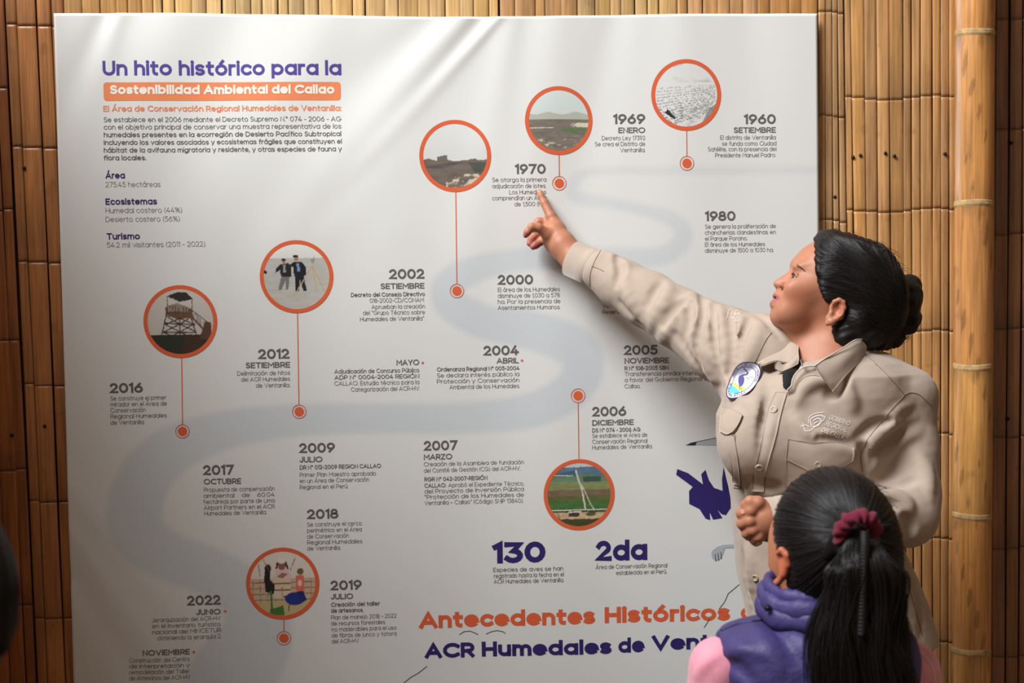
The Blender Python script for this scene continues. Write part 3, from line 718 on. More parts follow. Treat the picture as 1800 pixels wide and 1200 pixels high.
def pic_2016():
    im = base((206, 198, 190), (190, 180, 172)); dk = lin3((62, 50, 46)); br = lin3((110, 80, 66))
    g = YY > .7; im[g] = lin3((50, 56, 46)) * .9
    pfill(im, [(.55, .7), (.85, .7), (.82, 1), (.5, 1)], lin3((70, 50, 42)))
    pfill(im, [(.3, .11), (.48, .05), (.6, .06), (.7, .16), (.5, .2)], lin3((54, 48, 50)))
    pline(im, [(.31, .12), (.31, .28)], .012, dk); pline(im, [(.68, .16), (.68, .3)], .012, dk)
    pfill(im, [(.28, .27), (.68, .3), (.69, .43), (.48, .47), (.28, .4)], br); pfill(im, [(.31, .26), (.46, .22), (.62, .28), (.62, .36), (.45, .34), (.31, .35)], lin3((150, 132, 120)))
    for k in range(9): pline(im, [(.31 + k * .04, .25 + .004 * k), (.31 + k * .04, .38)], .009, dk)
    for a in [((.29, .4), (.21, .72)), ((.49, .45), (.49, .72)), ((.66, .43), (.74, .72)), ((.26, .52), (.72, .55)), ((.24, .66), (.73, .67)), ((.3, .42), (.49, .54)), ((.49, .45), (.28, .54)), ((.49, .45), (.7, .54)), ((.66, .43), (.49, .54)), ((.27, .54), (.49, .66)), ((.49, .54), (.24, .66)), ((.49, .54), (.73, .66)), ((.7, .54), (.49, .66)), ((.24, .66), (.36, .72)), ((.49, .66), (.36, .72)), ((.49, .66), (.6, .72))]: pline(im, list(a), .018, dk)
    pline(im, [(.66, .42), (.84, .62)], .03, br)
    for k in range(9): pline(im, [(.7 + k * .025, .34 + k * .028), (.7 + k * .025, .45 + k * .028)], .008, dk)
    pline(im, [(.68, .33), (.94, .54)], .012, dk); pfill(im, [(.84, .6), (.88, .5), (.96, .52), (.97, .8), (.78, .76)], lin3((92, 66, 54)))
    return im


def pic_2006():
    im = base((196, 206, 214), (120, 130, 96)); n = fbm(31, 5, 1, 3); n2 = fbm(32, 8, 1, 3)
    bands = [(.06, (92, 120, 140)), (.2, (104, 134, 104)), (.3, (132, 140, 92)), (.42, (120, 104, 82)), (.52, (96, 104, 60)), (.6, (74, 112, 60)), (.72, (62, 84, 46)), (.78, (200, 172, 136)), (.88, (70, 72, 44))]
    for y, c in bands:
        g = YY + .05 * (n - .5) > y; im[g] = (lin3(c) * (.7 + .6 * n2[..., None]))[g]
    pfill(im, [(.1, .17), (.45, .12), (.5, .2), (.1, .22)], lin3((60, 92, 118)), .8); pfill(im, [(.55, .22), (.85, .22), (.84, .3), (.57, .3)], lin3((52, 74, 72)), .8)
    wh = lin3((222, 214, 198)); pline(im, [(.45, .12), (.5, .3), (.54, .4), (.6, .74)], .022, wh); pline(im, [(.54, .34), (.62, .52), (.68, .66), (.74, .74)], .012, wh)
    pline(im, [(.06, .19), (.4, .2)], .012, wh); pline(im, [(0, .74), (1, .74)], .016, wh); pfill(im, [(.34, .78), (.5, .78), (.5, .84), (.33, .84)], lin3((70, 60, 54))); pline(im, [(.34, .77), (.52, .77)], .02, wh)
    pell(im, .68, .81, .08, .03, lin3((96, 88, 60)))
    for k in range(3): pline(im, [(.08, .8 + k * .02), (.16, .78 + k * .03), (.2, .86 + k * .03), (.14, .92)], .008, lin3((90, 70, 56)))
    return im


def pic_2019():
    im = base((226, 216, 208), (214, 200, 176)); br = lin3((140, 92, 60)); bl = lin3((42, 38, 44))
    pfill(im, [(0, .42), (1, .42), (1, .8), (0, .8)], lin3((200, 176, 150)))
    for k in range(4): pline(im, [(0, .48 + k * .09), (1, .48 + k * .09)], .012, br)
    for k in range(9): pline(im, [(.05 + k * .11, .44), (.05 + k * .11, .8)], .008, br)
    for cx in (.42, .56): pfill(im, [(cx - .07, .42), (cx + .07, .42), (cx + .055, .72), (cx - .055, .72)], lin3((216, 196, 170))); pline(im, [(cx - .06, .5), (cx + .06, .5)], .015, br); pline(im, [(cx - .06, .6), (cx + .06, .6)], .015, br)
    pfill(im, [(0, .8), (1, .76), (1, 1), (0, 1)], lin3((196, 176, 130)))
    pfill(im, [(.36, .42), (.4, .3), (.5, .26), (.6, .3), (.64, .42)], lin3((222, 190, 196))); pell(im, .49, .22, .06, .075, lin3((150, 96, 76))); pfill(im, [(.4, .26), (.42, .16), (.56, .16), (.6, .28), (.57, .28), (.54, .18), (.44, .18), (.42, .28)], bl); pell(im, .49, .14, .07, .05, lin3((226, 222, 214)))
    pfill(im, [(.41, .39), (.5, .33), (.58, .36), (.5, .42)], lin3((170, 110, 90)))
    pell(im, .28, .26, .05, .06, bl); pfill(im, [(.24, .26), (.32, .26), (.31, .44), (.38, .52), (.36, .66), (.24, .62), (.22, .44)], bl); pline(im, [(.32, .62), (.33, .9)], .03, lin3((60, 120, 60)))
    pell(im, .68, .74, .15, .1, lin3((40, 56, 130))); pfill(im, [(.5, .7), (.58, .68), (.56, .76)], lin3((40, 56, 130))); pline(im, [(.6, .82), (.58, .92)], .014, bl); pfill(im, [(.8, .6), (.86, .76), (.8, .8), (.7, .64)], lin3((36, 48, 110)))
    pfill(im, [(.7, .38), (.82, .38), (.82, .62), (.7, .62)], lin3((224, 110, 96))); pell(im, .76, .5, .03, .05, lin3((240, 200, 180))); pell(im, .77, .32, .05, .05, lin3((110, 96, 66))); pline(im, [(.14, .2), (.16, .38)], .01, bl); pline(im, [(.7, .1), (.62, .3)], .01, br); pline(im, [(.2, .1), (.3, .3)], .01, br)
    pfill(im, [(.3, .9), (.5, .84), (.52, 1), (.3, 1)], lin3((70, 120, 60)))
    return im


def medallion(cx, cy, r, pic, conn, mark, label):
    C = W(cx, cy, -.019); k = np.linalg.norm(W(cx + 1, cy, -.019) - C); R = r * k; rin = (r - 7) * k
    im = pic()
    n = 90; g = np.linspace(-1, 1, n); gx, gz = np.meshgrid(g, g, indexing='xy')
    # squircle map so the grid fills the disc
    ux = gx * np.sqrt(1 - gz ** 2 / 2); uz = gz * np.sqrt(1 - gx ** 2 / 2)
    X = C[0] + ux * (rin + .0006); Z = C[2] + uz * (rin + .0006)
    ii = np.clip(((1 - uz) / 2 * (S - 1)).round().astype(int), 0, S - 1); jj = np.clip(((ux + 1) / 2 * (S - 1)).round().astype(int), 0, S - 1)
    V = np.column_stack([X.ravel(), (surf(X, Z) - .00035).ravel(), Z.ravel()])
    mesh_obj('photo_print', V, grid_faces(n, n), M_BAN, banner, smooth=False, cols=im[ii, jj].reshape(-1, 3), label=label)
    p = Print(.0006); th = np.linspace(0, 2 * math.pi, 73)[:-1]
    Pm = np.column_stack([C[0] + (R + rin) / 2 * np.cos(th), C[2] + (R + rin) / 2 * np.sin(th)]); V2, F2 = ribbon(Pm, True, R - rin); p.add(V2, F2)
    p.build('photo_ring', INK_O2)
    if conn:
        p = Print(.0004); p.line([conn[0], conn[1]] if False else [tuple(np.array(conn[0]) + (np.array(conn[1]) - np.array(conn[0])) * t) for t in np.linspace(0, 1, 24)], 1.6); p.build('connector_line', INK_O2)
    c = W(mark[0], mark[1], -.019)
    p = Print(.00045); V2, F2 = ribbon(np.column_stack([c[0] + 12 * k * np.cos(th[::2]), c[2] + 12 * k * np.sin(th[::2])]), True, 1.3 * k); p.add(V2, F2)
    p.poly([(c[0] + 8.3 * k * math.cos(t), c[2] + 8.3 * k * math.sin(t)) for t in th[::3]]); p.build('timeline_marker', INK_O2)


medallion(317, 565, 65, pic_2016, ((319, 630), (320.5, 746)), (320.5, 758), 'round photo of a wooden lookout tower')
medallion(521.5, 486, 64.5, pic_2012, ((523, 550), (525.5, 711)), (526, 723), 'round photo of two surveyors with a tripod')
medallion(800, 274, 63, pic_1970, ((801, 337), (803, 499)), (803, 511), 'round photo of bare brown land with a ruin')
medallion(982, 212, 59.5, pic_1969, ((982.5, 271), (983, 310)), (983, 322), 'round photo of an open plain with a river bend')
medallion(1206, 167, 61.5, pic_1960, ((1206.5, 228), (1207, 275)), (1207, 287), 'round pale aerial photo of rows of houses')
medallion(1018, 869, 62.5, pic_2006, ((1016, 707), (1017.5, 808)), (1016, 695), 'round aerial photo of green wetlands')
medallion(497, 1025, 64.5, pic_2019, ((499, 1089), (499, 1109)), (499, 1121), 'round photo of an artisan with woven figures')

# ---- printed heron and drawing lines
p = Print(.00035)
p.ppoly([(1188.4, 834), (1190.5, 824), (1210, 831.5), (1235.5, 851), (1232.5, 833), (1240, 825.5), (1246, 843.5), (1255, 857), (1270, 862.3), (1269, 842), (1273.8, 806.6), (1282, 827), (1293.3, 860), (1298.4, 903.4), (1294, 903.4), (1283.4, 893.5), (1276, 905), (1268.4, 903.4), (1261.5, 896), (1270, 910.3), (1253.4, 913), (1247.5, 900.4), (1248.4, 914), (1240, 911), (1229.5, 894.4), (1211.5, 885.4), (1211, 863), (1217.5, 855.4)])
p.ppoly([(1255, 782), (1274, 778), (1310, 772), (1310, 790), (1274, 785)])
p.build('bird_print', INK_D, label='dark purple wading bird wing and cheek')
p = Print(.0006); p.ppoly([(1222, 781.5), (1225, 776), (1274, 766), (1310, 758), (1310, 776), (1276, 783), (1250, 782)]); p.build('beak_print', ink('pale_grey_ink', (176, 182, 190)), label='pale grey beak of the printed bird'); p = Print(.0006); p.ppoly([(1250, 973), (1253, 966), (1262, 960), (1272, 957), (1320, 955), (1320, 961), (1274, 963), (1271, 973), (1266, 982), (1258, 985), (1252, 981)]); p.build('foot_print', ink('pale_grey_ink', (176, 182, 190)), label='pale grey foot of the printed bird')
p = Print(.0008); p.ppoly([(1206, 782), (1214, 778), (1225, 775.5), (1222, 782)])
p.line([(1206, 782), (1225, 776), (1274, 766), (1310, 758)], 1.0)
p.build('beak_tip', INK_K, label='black beak tip and outline')
for a in ([(1258, 985), (1257, 974)], [(1263, 984), (1262, 972)], [(1268, 981), (1267, 970)]):
    p = Print(.0008); p.line(a, 1.2); p.build('claw_line', INK_K)
for a in ([(1310, 1020), (1298, 1028), (1280, 1043), (1274, 1057), (1264, 1070)], [(1247, 1088), (1238, 1102)], [(808, 1115), (816, 1110), (826, 1109), (834, 1112), (840, 1115)], [(855, 1114), (864, 1110), (874, 1108), (884, 1110), (888, 1113)], [(750, 1171), (735, 1183), (722, 1190), (700, 1208)]):
    p = Print(.0004); p.line(a, 1.2); p.build('drawn_line', INK_K)
# ------------------------------------------------------------------ implicit surfaces
class Prim:
    """kind: 'cap' a,b,ra,rb | 'ell' c,r(3),R(3x3) | 'fn' callable,c,rad ; op '+','-' ; k smooth radius ; sq squash (axis, factor)"""
    def __init__(s, fn, c, rad, k, op): s.fn = fn; s.c = np.asarray(c, float); s.rad = rad; s.k = k; s.op = op


def cap(a, b, ra, rb=None, k=.01, op='+'):
    a = np.asarray(a, float); b = np.asarray(b, float); rb = ra if rb is None else rb; d = b - a; L2 = d @ d + 1e-12
    def f(P):
        t = np.clip((P - a) @ d / L2, 0, 1); return np.linalg.norm(P - a - t[:, None] * d, axis=1) - (ra + (rb - ra) * t)
    return Prim(f, (a + b) / 2, math.sqrt(L2) / 2 + max(ra, rb), k, op)


def chain(pts, rs, k=.008, op='+', kj=None):
    """one limb: union of capsules between joints"""
    pts = [np.asarray(p, float) for p in pts]; cs = [cap(pts[i], pts[i + 1], rs[i], rs[i + 1]) for i in range(len(pts) - 1)]
    kk = kj if kj is not None else min(rs) * .35
    def f(P):
        d = cs[0].fn(P)
        for c in cs[1:]: d = smin(d, c.fn(P), kk)
        return d
    A = np.array(pts); c = (A.min(0) + A.max(0)) / 2
    return Prim(f, c, np.linalg.norm(A - c, axis=1).max() + max(rs), k, op)


def ell(c, r, rot=None, k=.01, op='+'):
    c = np.asarray(c, float); r = np.asarray(r, float); R = np.eye(3) if rot is None else rot
    def f(P):
        q = (P - c) @ R; k0 = np.linalg.norm(q / r, axis=1); k1 = np.linalg.norm(q / r ** 2, axis=1)
        return k0 * (k0 - 1) / np.maximum(k1, 1e-9)
    return Prim(f, c, r.max(), k, op)


def smin(a, b, k):
    h = np.maximum(k - np.abs(a - b), 0) / k; return np.minimum(a, b) - h * h * k * .25


def rotm(yaw=0, pitch=0, roll=0):
    """columns = local axes; yaw about z, pitch about y, roll about x (degrees)"""
    return np.array(Matrix.Rotation(math.radians(yaw), 3, 'Z') @ Matrix.Rotation(math.radians(pitch), 3, 'Y') @ Matrix.Rotation(math.radians(roll), 3, 'X'))


class Field:
    def __init__(s, prims): s.p = prims
    def __call__(s, P, near=None):
        P = np.asarray(P, float); d = np.full(len(P), 1.0)
        for q in (s.p if near is None else near):
            v = q.fn(P); d = smin(d, v, q.k) if q.op == '+' else -smin(-d, v, q.k)
        return d
    def box(s):
        A = np.array([q.c - q.rad for q in s.p if q.op == '+']); B = np.array([q.c + q.rad for q in s.p if q.op == '+']); return A.min(0) - .01, B.max(0) + .01
    def mesh(s, h, n=12):
        lo, hi = s.box(); B = h * n; nb = np.ceil((hi - lo) / B).astype(int)
        gi = np.stack(np.meshgrid(*[np.arange(k) for k in nb], indexing='ij'), -1).reshape(-1, 3)
        cen = lo + (gi + .5) * B
        C = np.array([q.c for q in s.p]); R = np.array([q.rad + q.k for q in s.p])
        act = []
        D = s(cen); keep = np.abs(D) < B * .87 * 1.7 + .004
        gi = gi[keep]; cen = cen[keep]
        loc = np.stack(np.meshgrid(*[np.arange(n + 1)] * 3, indexing='ij'), -1).reshape(-1, 3)
        tot = nb * n + 2; S1 = int(tot[1]) * int(tot[2]); S2 = int(tot[2])
        keys = []; verts = []; flags = []
        corners = [(i, j, k) for i in (0, 1) for j in (0, 1) for k in (0, 1)]
        edges = [(a, b) for a in range(8) for b in range(a + 1, 8) if sum(x != y for x, y in zip(corners[a], corners[b])) == 1]
        for g, ce in zip(gi, cen):
            nr = np.linalg.norm(C - ce, axis=1) - R < B * .87 + .02
            near = [q for q, t in zip(s.p, nr) if t]
            if not near: continue
            base_ = g * n
            v = s(lo + (base_ + loc) * h, near).reshape(n + 1, n + 1, n + 1)
            if v.min() > 0 or v.max() < 0: continue
            cv = np.stack([v[i:i + n, j:j + n, k:k + n] for i, j, k in corners], -1)
            neg = cv < 0; a_ = neg.any(-1) & ~neg.all(-1)
            idx = np.argwhere(a_); cc = cv[a_]
            acc = np.zeros((len(idx), 3)); cnt = np.zeros(len(idx))
            for a, b in edges:
                x, y = cc[:, a], cc[:, b]; m = (x < 0) != (y < 0); t = np.where(m, x / (x - y + 1e-20), 0)[:, None]
                pa, pb = np.array(corners[a]), np.array(corners[b]); acc += np.where(m[:, None], pa + t * (pb - pa), 0); cnt += m
            gidx = base_ + idx
            keys.append(gidx[:, 0] * S1 + gidx[:, 1] * S2 + gidx[:, 2]); verts.append(lo + (gidx + acc / cnt[:, None]) * h)
            # sign change on the three edges leaving corner 0: corner index of +x=4,+y=2,+z=1
            flags.append(np.stack([np.where((cc[:, 0] < 0) == (cc[:, e] < 0), 0, np.where(cc[:, 0] < 0, 1, -1)) for e in (4, 2, 1)], -1))
        K = np.concatenate(keys); V = np.vstack(verts); Fl = np.vstack(flags)
        o = np.argsort(K); K = K[o]; V = V[o]; Fl = Fl[o]; F = []
        def look(k):
            i = np.searchsorted(K, k); i = np.clip(i, 0, len(K) - 1); return np.where(K[i] == k, i, -1)
        for ax, (u, w) in enumerate(((S2, 1), (1, S1), (S1, S2))):
            m = Fl[:, ax] != 0; k = K[m]; s_ = Fl[m, ax]
            q = np.stack([look(k), look(k - u), look(k - u - w), look(k - w)], -1); ok = (q >= 0).all(1); q = q[ok]; s_ = s_[ok]
            q[s_ < 0] = q[s_ < 0][:, ::-1]; F.append(q)
        return V, np.vstack(F)
    def normal(s, P, e=.0008):
        n = np.stack([s(P + np.eye(3)[i] * e) - s(P - np.eye(3)[i] * e) for i in range(3)], -1); return n / (np.linalg.norm(n, axis=1)[:, None] + 1e-12)
    def hit(s, px, t0=1.0, t1=3.2, relax=.7, steps=70):
        """photo pixels -> points on this surface (camera rays); misses end at closest approach"""
        D = rays(px); t = np.full(len(D), t0); best = np.full(len(D), 9.); bt = t.copy()
        for _ in range(steps):
            v = s(CAM + D * t[:, None]); m = np.abs(v) < best; best[m] = np.abs(v)[m]; bt[m] = t[m]
            t = np.minimum(t + np.clip(v * relax, -.02, .2), t1)
        return CAM + D * bt[:, None], best < .004


def smooth_mesh(V, F, it=2, lam=.5):
    n = len(V); E = np.vstack([F[:, [0, 1]], F[:, [1, 2]], F[:, [2, 3]], F[:, [3, 0]]]); E = np.vstack([E, E[:, ::-1]])
    for _ in range(it):
        A = np.zeros_like(V)
        for c in range(3): A[:, c] = np.bincount(E[:, 0], V[E[:, 1], c], n)
        k = np.bincount(E[:, 0], minlength=n)[:, None]; V = np.where(k > 0, V + lam * (A / np.maximum(k, 1) - V), V)
    return V


def patch(field, G, off=.0015, thick=.0015, name='patch', m=None, parent=None, res=(16, 16), follow=True, label=None, puff=0, cols=None):
    """cloth patch on a surface. G: grid [rows][cols] of (px,py[,y]); projected to the field when follow"""
    G = np.array(G, float); r, c = G.shape[:2]
    A = np.array([catmull(G[i], res[1]) for i in range(r)]); A = np.array([catmull(A[:, j], res[0]) for j in range(res[1])]).transpose(1, 0, 2)
    P = A.reshape(-1, A.shape[2])
    if follow: Q, ok = field.hit(P[:, :2]); N = field.normal(Q, .004)
    else:
        Q = WA(P[:, :2], P[:, 2]); N = grid_normals(Q.reshape(res[0], res[1], 3)).reshape(-1, 3)
    u = np.linspace(-1, 1, res[0])[:, None]; v = np.linspace(-1, 1, res[1])[None]; pf = (puff * (1 - u ** 4) * (1 - v ** 4)).reshape(-1, 1)
    top = Q + N * (off + thick + pf); bot = Q + N * off
    n = len(Q); F = grid_faces(*res); ring = np.concatenate([np.arange(res[1]), np.arange(1, res[0]) * res[1] + res[1] - 1, (res[0] - 1) * res[1] + np.arange(res[1] - 2, -1, -1), np.arange(res[0] - 2, 0, -1) * res[1]])
    rn = np.roll(ring, -1); E = np.column_stack([ring, rn, rn + n, ring + n])
    cc = None if cols is None else np.vstack([cols, cols])
    return mesh_obj(name, np.vstack([top, bot]), np.vstack([F, F[:, ::-1] + n, E]), m, parent, label=label, cols=cc)


def grid_normals(G):
    du = np.gradient(G, axis=0); dv = np.gradient(G, axis=1); N = np.cross(du, dv); N /= np.linalg.norm(N, axis=2)[..., None] + 1e-12
    v = CAM - G; s_ = np.sign((N * v).sum(2).mean()); return N * s_


def seam(field, P, r=.0007, name='seam', m=None, parent=None, n=40, off=.0004, label=None):
    Q, ok = field.hit(catmull(P, n)[:, :2]); Q = Q + field.normal(Q, .003) * off
    V, F = tubes(Q[None], r, 4); return mesh_obj(name, V, F, m, parent, label=label)


from mathutils.bvhtree import BVHTree
from mathutils.kdtree import KDTree


class Surf:
    """a meshed surface that answers camera rays quickly"""
    def __init__(s, V, F, N=None):
        s.t = BVHTree.FromPolygons(V.tolist(), F.tolist(), all_triangles=False)
        if N is None:
            n = np.cross(V[F[:, 2]] - V[F[:, 0]], V[F[:, 3]] - V[F[:, 1]]); N = np.zeros_like(V)
            for c in range(3):
                for k in range(4): N[:, c] += np.bincount(F[:, k], n[:, c], len(V))
            N /= np.linalg.norm(N, axis=1)[:, None] + 1e-12
            for _ in range(3): N = smooth_mesh(N, F, 1, .6)
            N /= np.linalg.norm(N, axis=1)[:, None] + 1e-12
        s.N = N; s.kd = KDTree(len(V))
        for i, v in enumerate(V.tolist()): s.kd.insert(v, i)
        s.kd.balance(); s.V = V
    def hit(s, px):
        D = rays(px); o = Vector(CAM); out = np.zeros((len(D), 3)); ok = np.ones(len(D), bool)
        for i, d in enumerate(D):
            h = s.t.ray_cast(o, Vector(d))
            if h[0] is None: ok[i] = False
            else: out[i] = h[0]
        if not ok.all():
            good = np.where(ok)[0]
            for i in np.where(~ok)[0]:      # just off the silhouette: nearest surface point near the ray
                dep = np.linalg.norm(out[good[np.argmin(np.abs(good - i))]] - CAM) if len(good) else 2.5
                h = s.t.find_nearest(Vector(CAM + D[i] * dep)); out[i] = h[0]
        return out, ok
    def normal(s, P, e=0):
        n = np.zeros((len(P), 3))
        for i, p in enumerate(P):
            for co, j, d in s.kd.find_n(Vector(p), 4): n[i] += s.N[j] / (d + 1e-4)
        return n / (np.linalg.norm(n, axis=1)[:, None] + 1e-12)
# ------------------------------------------------------------------ the guide
M_SKIN = mat('skin', (1, 1, 1), 0.52, 0.4, attr='Col', sss=0.12, bump=(260, (1, 1, 1), 0.08, 0.0006), noise=(26, (1, 1, 1), .07))
M_HAIR = mat('black_hair', lin(27, 24, 24), 0.42, 0.45); M_HAIRB = mat('black_hair_base', lin(17, 14, 14), 0.55, 0.3)
M_SHIRT = mat('khaki_twill', lin(172, 154, 139), 0.85, 0.25, sheen=.2, noise=(30, (1, 1, 1), .05), bump=(1400, (1, 1, 1), .25, .0004))
M_STITCH = mat('khaki_thread', lin(128, 112, 96), 0.9)
M_PIPE = mat('pale_edge', lin(206, 194, 178), 0.85)
M_BLACK = mat('black_knit', lin(15, 14, 16), 0.9, noise=(300, (1, 1, 1), .3))
M_JEAN = mat('blue_denim', lin(92, 122, 164), 0.85, noise=(120, (1, 1, 3), .15))
M_SHOE = mat('black_leather', lin(30, 28, 27), 0.5)
SKIN = np.array(lin(178, 118, 90)); LIP = np.array(lin(160, 94, 92)); BLUSH = np.array(lin(186, 108, 84))

woman = thing('person', tuple(W(1440, 1190, -.45)[:2]) + (0,), 'standing woman with black hair in a bun, khaki shirt, pointing at the banner', 'person')

# ---- head: polar outline read off the profile
HY = -0.445                                        # depth of the face midline
HC = W(1462, 500, HY); PXM = np.linalg.norm(W(1463, 500, HY) - HC)
PSI = math.radians(-5)                              # face turned slightly to the camera
FWD = np.array([-math.cos(PSI), -math.sin(PSI), 0.0]); LAT = np.array([math.sin(PSI), -math.cos(PSI), 0.0])


def polar(P):
    P = np.array(P, float); dx = (1462 - P[:, 0]) * PXM; dz = (500 - P[:, 1]) * PXM
    th = np.arctan2(dz, dx); r = np.hypot(dx, dz); o = np.argsort(th); th = th[o]; r = r[o]
    T = np.linspace(-math.pi, math.pi, 721); R = np.interp(T, np.concatenate([th - 2 * math.pi, th, th + 2 * math.pi]), np.tile(r, 3))
    return T, R


def gsm(R, s):
    k = np.exp(-np.arange(-15, 16) ** 2 / (2 * s * s)); k /= k.sum(); return np.convolve(np.concatenate([R[-16:-1], R, R[1:16]]), k, 'valid')


BASEP = [(1430, 427), (1414, 437), (1402, 450), (1396, 462), (1395, 472), (1388, 487), (1380, 500), (1373, 515), (1368, 530), (1362, 545), (1358, 556), (1361, 565), (1372, 573), (1387, 582), (1404, 590), (1425, 596), (1450, 598), (1480, 596), (1510, 588),
         (1538, 566), (1556, 538), (1564, 505), (1560, 475), (1546, 450), (1522, 430), (1490, 417), (1458, 414)]
FULLP = [(1430, 427), (1414, 437), (1402, 449), (1396, 457), (1393.2, 464), (1392.6, 470), (1390.5, 474.5), (1385, 479), (1378, 484), (1370, 488), (1364.5, 492), (1361.2, 496.5), (1362, 500.5), (1366, 504.5), (1367.5, 507), (1365, 511), (1361, 515), (1359.8, 518.5), (1361.5, 521.5), (1362.5, 523.5),
         (1357.5, 527), (1355.2, 531.5), (1356, 536), (1359.2, 539.5), (1358.6, 544), (1356.6, 550), (1357, 557), (1360.6, 565), (1372, 573), (1387, 582), (1404, 590), (1425, 596), (1450, 598), (1480, 596), (1510, 588), (1538, 566), (1556, 538), (1564, 505), (1560, 475), (1546, 450), (1522, 430), (1490, 417), (1458, 414)]
TT, RB = polar(BASEP); _, RF = polar(FULLP); RB = gsm(RB, 5); RF = gsm(RF, 1.1)
FE = np.maximum(RF - RB, -0.004)
TH = lambda x, y: math.atan2(500 - y, 1462 - x)
_sg = sorted([(-3.15, .05), (TH(1404, 590), .05), (TH(1357, 556), .02), (TH(1359, 540), .022), (TH(1355, 531), .021), (TH(1359.8, 518), .020), (TH(1366, 508), .013), (TH(1364, 500), .0125), (TH(1366, 492), .0105), (TH(1378, 484), .0085), (TH(1391, 474), .0085), (TH(1394, 462), .03), (TH(1414, 437), .05), (3.15, .05)])
SG = np.interp(TT, [a for a, b in _sg], [b for a, b in _sg])
_wg = sorted([(-3.2, .074), (-2.2, .066), (-1.57, .056), (TH(1387, 582), .050), (TH(1357, 556), .050), (TH(1356, 531), .0575), (TH(1372, 505), .066), (TH(1392, 475), .069), (TH(1402, 450), .069), (1.0, .070), (1.57, .073), (2.4, .077), (3.2, .074)])
WG = np.interp(TT, [a for a, b in _wg], [b for a, b in _wg])
for _ in range(6): SG = gsm(SG, 5) if _ < 1 else SG; WG = gsm(WG, 14)


def head_fn(P):
    q = P - HC; f = q @ FWD; u = q[:, 2]; l = q @ LAT
    th = np.arctan2(u, f); rho = np.hypot(f, u)
    rb = np.interp(th, TT, RB); fe = np.interp(th, TT, FE); sg = np.interp(th, TT, SG); w = np.interp(th, TT, WG)
    m = np.clip(rho / .085, 0, 1); m = m * m * (3 - 2 * m); w = .0665 + (w - .0665) * m
    r2 = rho - fe * np.exp(-np.abs(l / sg) ** 2.4)
    e = 2.25
    k0 = ((np.maximum(r2, 0) / rb) ** e + (np.abs(l) / w) ** e) ** (1 / e)
    return (k0 - 1) * .068


def HP(px, py, lat):
    """point in the head: at photo pixel (px,py), lateral offset lat (m) towards her left"""
    y = HY - lat * math.cos(PSI)
    return W(px, py, y)


hp = [Prim(head_fn, HC, .135, .004, '+')]
hp.append(ell(HP(1401.5, 490, .033), (.0125, .012, .0105), k=.010, op='-'))          # eye socket, both sides
hp.append(ell(HP(1401.5, 490, -.033), (.0125, .012, .0105), k=.010, op='-'))
for s_ in (1, -1):
    hp.append(ell(HP(1408, 468, .026 * s_), (.014, .012, .006), k=.016))           # brow ridge
    hp.append(ell(HP(1402, 508, .039 * s_), (.020, .009, .014), k=.03))           # cheekbone
    hp.append(ell(HP(1374, 500.5, .0115 * s_), (.0068, .0046, .0054), k=.008))       # nostril wing
    hp.append(ell(HP(1368.5, 504.5, .0065 * s_), (.0028, .0024, .0022), k=.002, op='-'))
    hp.append(ell(HP(1390, 550, .030 * s_), (.022, .014, .018), k=.03))            # lower cheek
hp.append(cap(HP(1361.5, 523, 0), HP(1369, 526.5, .017), .0021, .0014, k=.0022, op='-'))   # mouth line
hp.append(cap(HP(1361.5, 523, 0), HP(1369, 526.5, -.017), .0021, .0014, k=.0022, op='-'))
# ear
EC = HP(1468, 546, .0705)
er = rotm(0, 0, 0)
def ear_prims(sgn):
    L = lambda px, py, d: HP(px, py, (.0655 + d) * sgn)
    rim = chain([L(1463, 541, .002), L(1467, 530, .006), L(1475, 526.5, .009), L(1482.5, 531, .010), L(1484, 541, .010), L(1480, 551, .009), L(1472, 559, .008), L(1462, 565, .006), L(1455, 568, .003)],
                [.0034, .0036, .0035, .0036, .0036, .0036, .0042, .0056, .0050], k=.004, kj=.003)
    bowl = ell(L(1471, 547, .000), (.0125, .0065, .017), rotm(0, -28, 0), k=.004)
    dent = ell(L(1471, 545, .0085), (.0068, .0055, .0105), rotm(0, -28, 0), k=.003, op='-')
    anti = chain([L(1476, 534, .0065), L(1478.5, 543, .0062), L(1474, 552, .0062)], [.0022, .0024, .0022], k=.003)
    lobe = ell(L(1459, 561, .002), (.0075, .0055, .0095), rotm(0, -28, 0), k=.006)
    trag = ell(L(1460, 551, .004), (.0035, .004, .005), k=.004)
    return [bowl, lobe, rim, dent, anti, trag]
hp += ear_prims(1) + ear_prims(-1)
# neck and trunk
neck = chain([HP(1475, 560, 0), W(1462, 605, -.45), W(1462, 665, -.45)], [.050, .050, .058], k=.018)
hp.append(neck)
hp.append(cap(HP(1404, 590, .006), W(1432, 655, -.49), .008, .007, k=.03))
body = list(hp)
body.append(chain([W(1460, 690, -.45), W(1430, 820, -.46), W(1450, 1000, -.46), W(1465, 1120, -.45)], [.085, .085, .08, .09], k=.04))
SHR = W(1350, 650, -.40); SHL = W(1572, 705, -.50)
body.append(cap(SHR, SHL, .045, .036, k=.04))
# right arm (raised) and left arm
body.append(chain([SHR, W(1170, 546, -.22), W(1010, 456, -.095), W(990, 432, -.082)], [.045, .036, .026, .024], k=.02))
body.append(chain([SHL, W(1590, 903, -.56), W(1395, 908, -.66), W(1352, 912, -.675)], [.036, .032, .026, .023], k=.02))
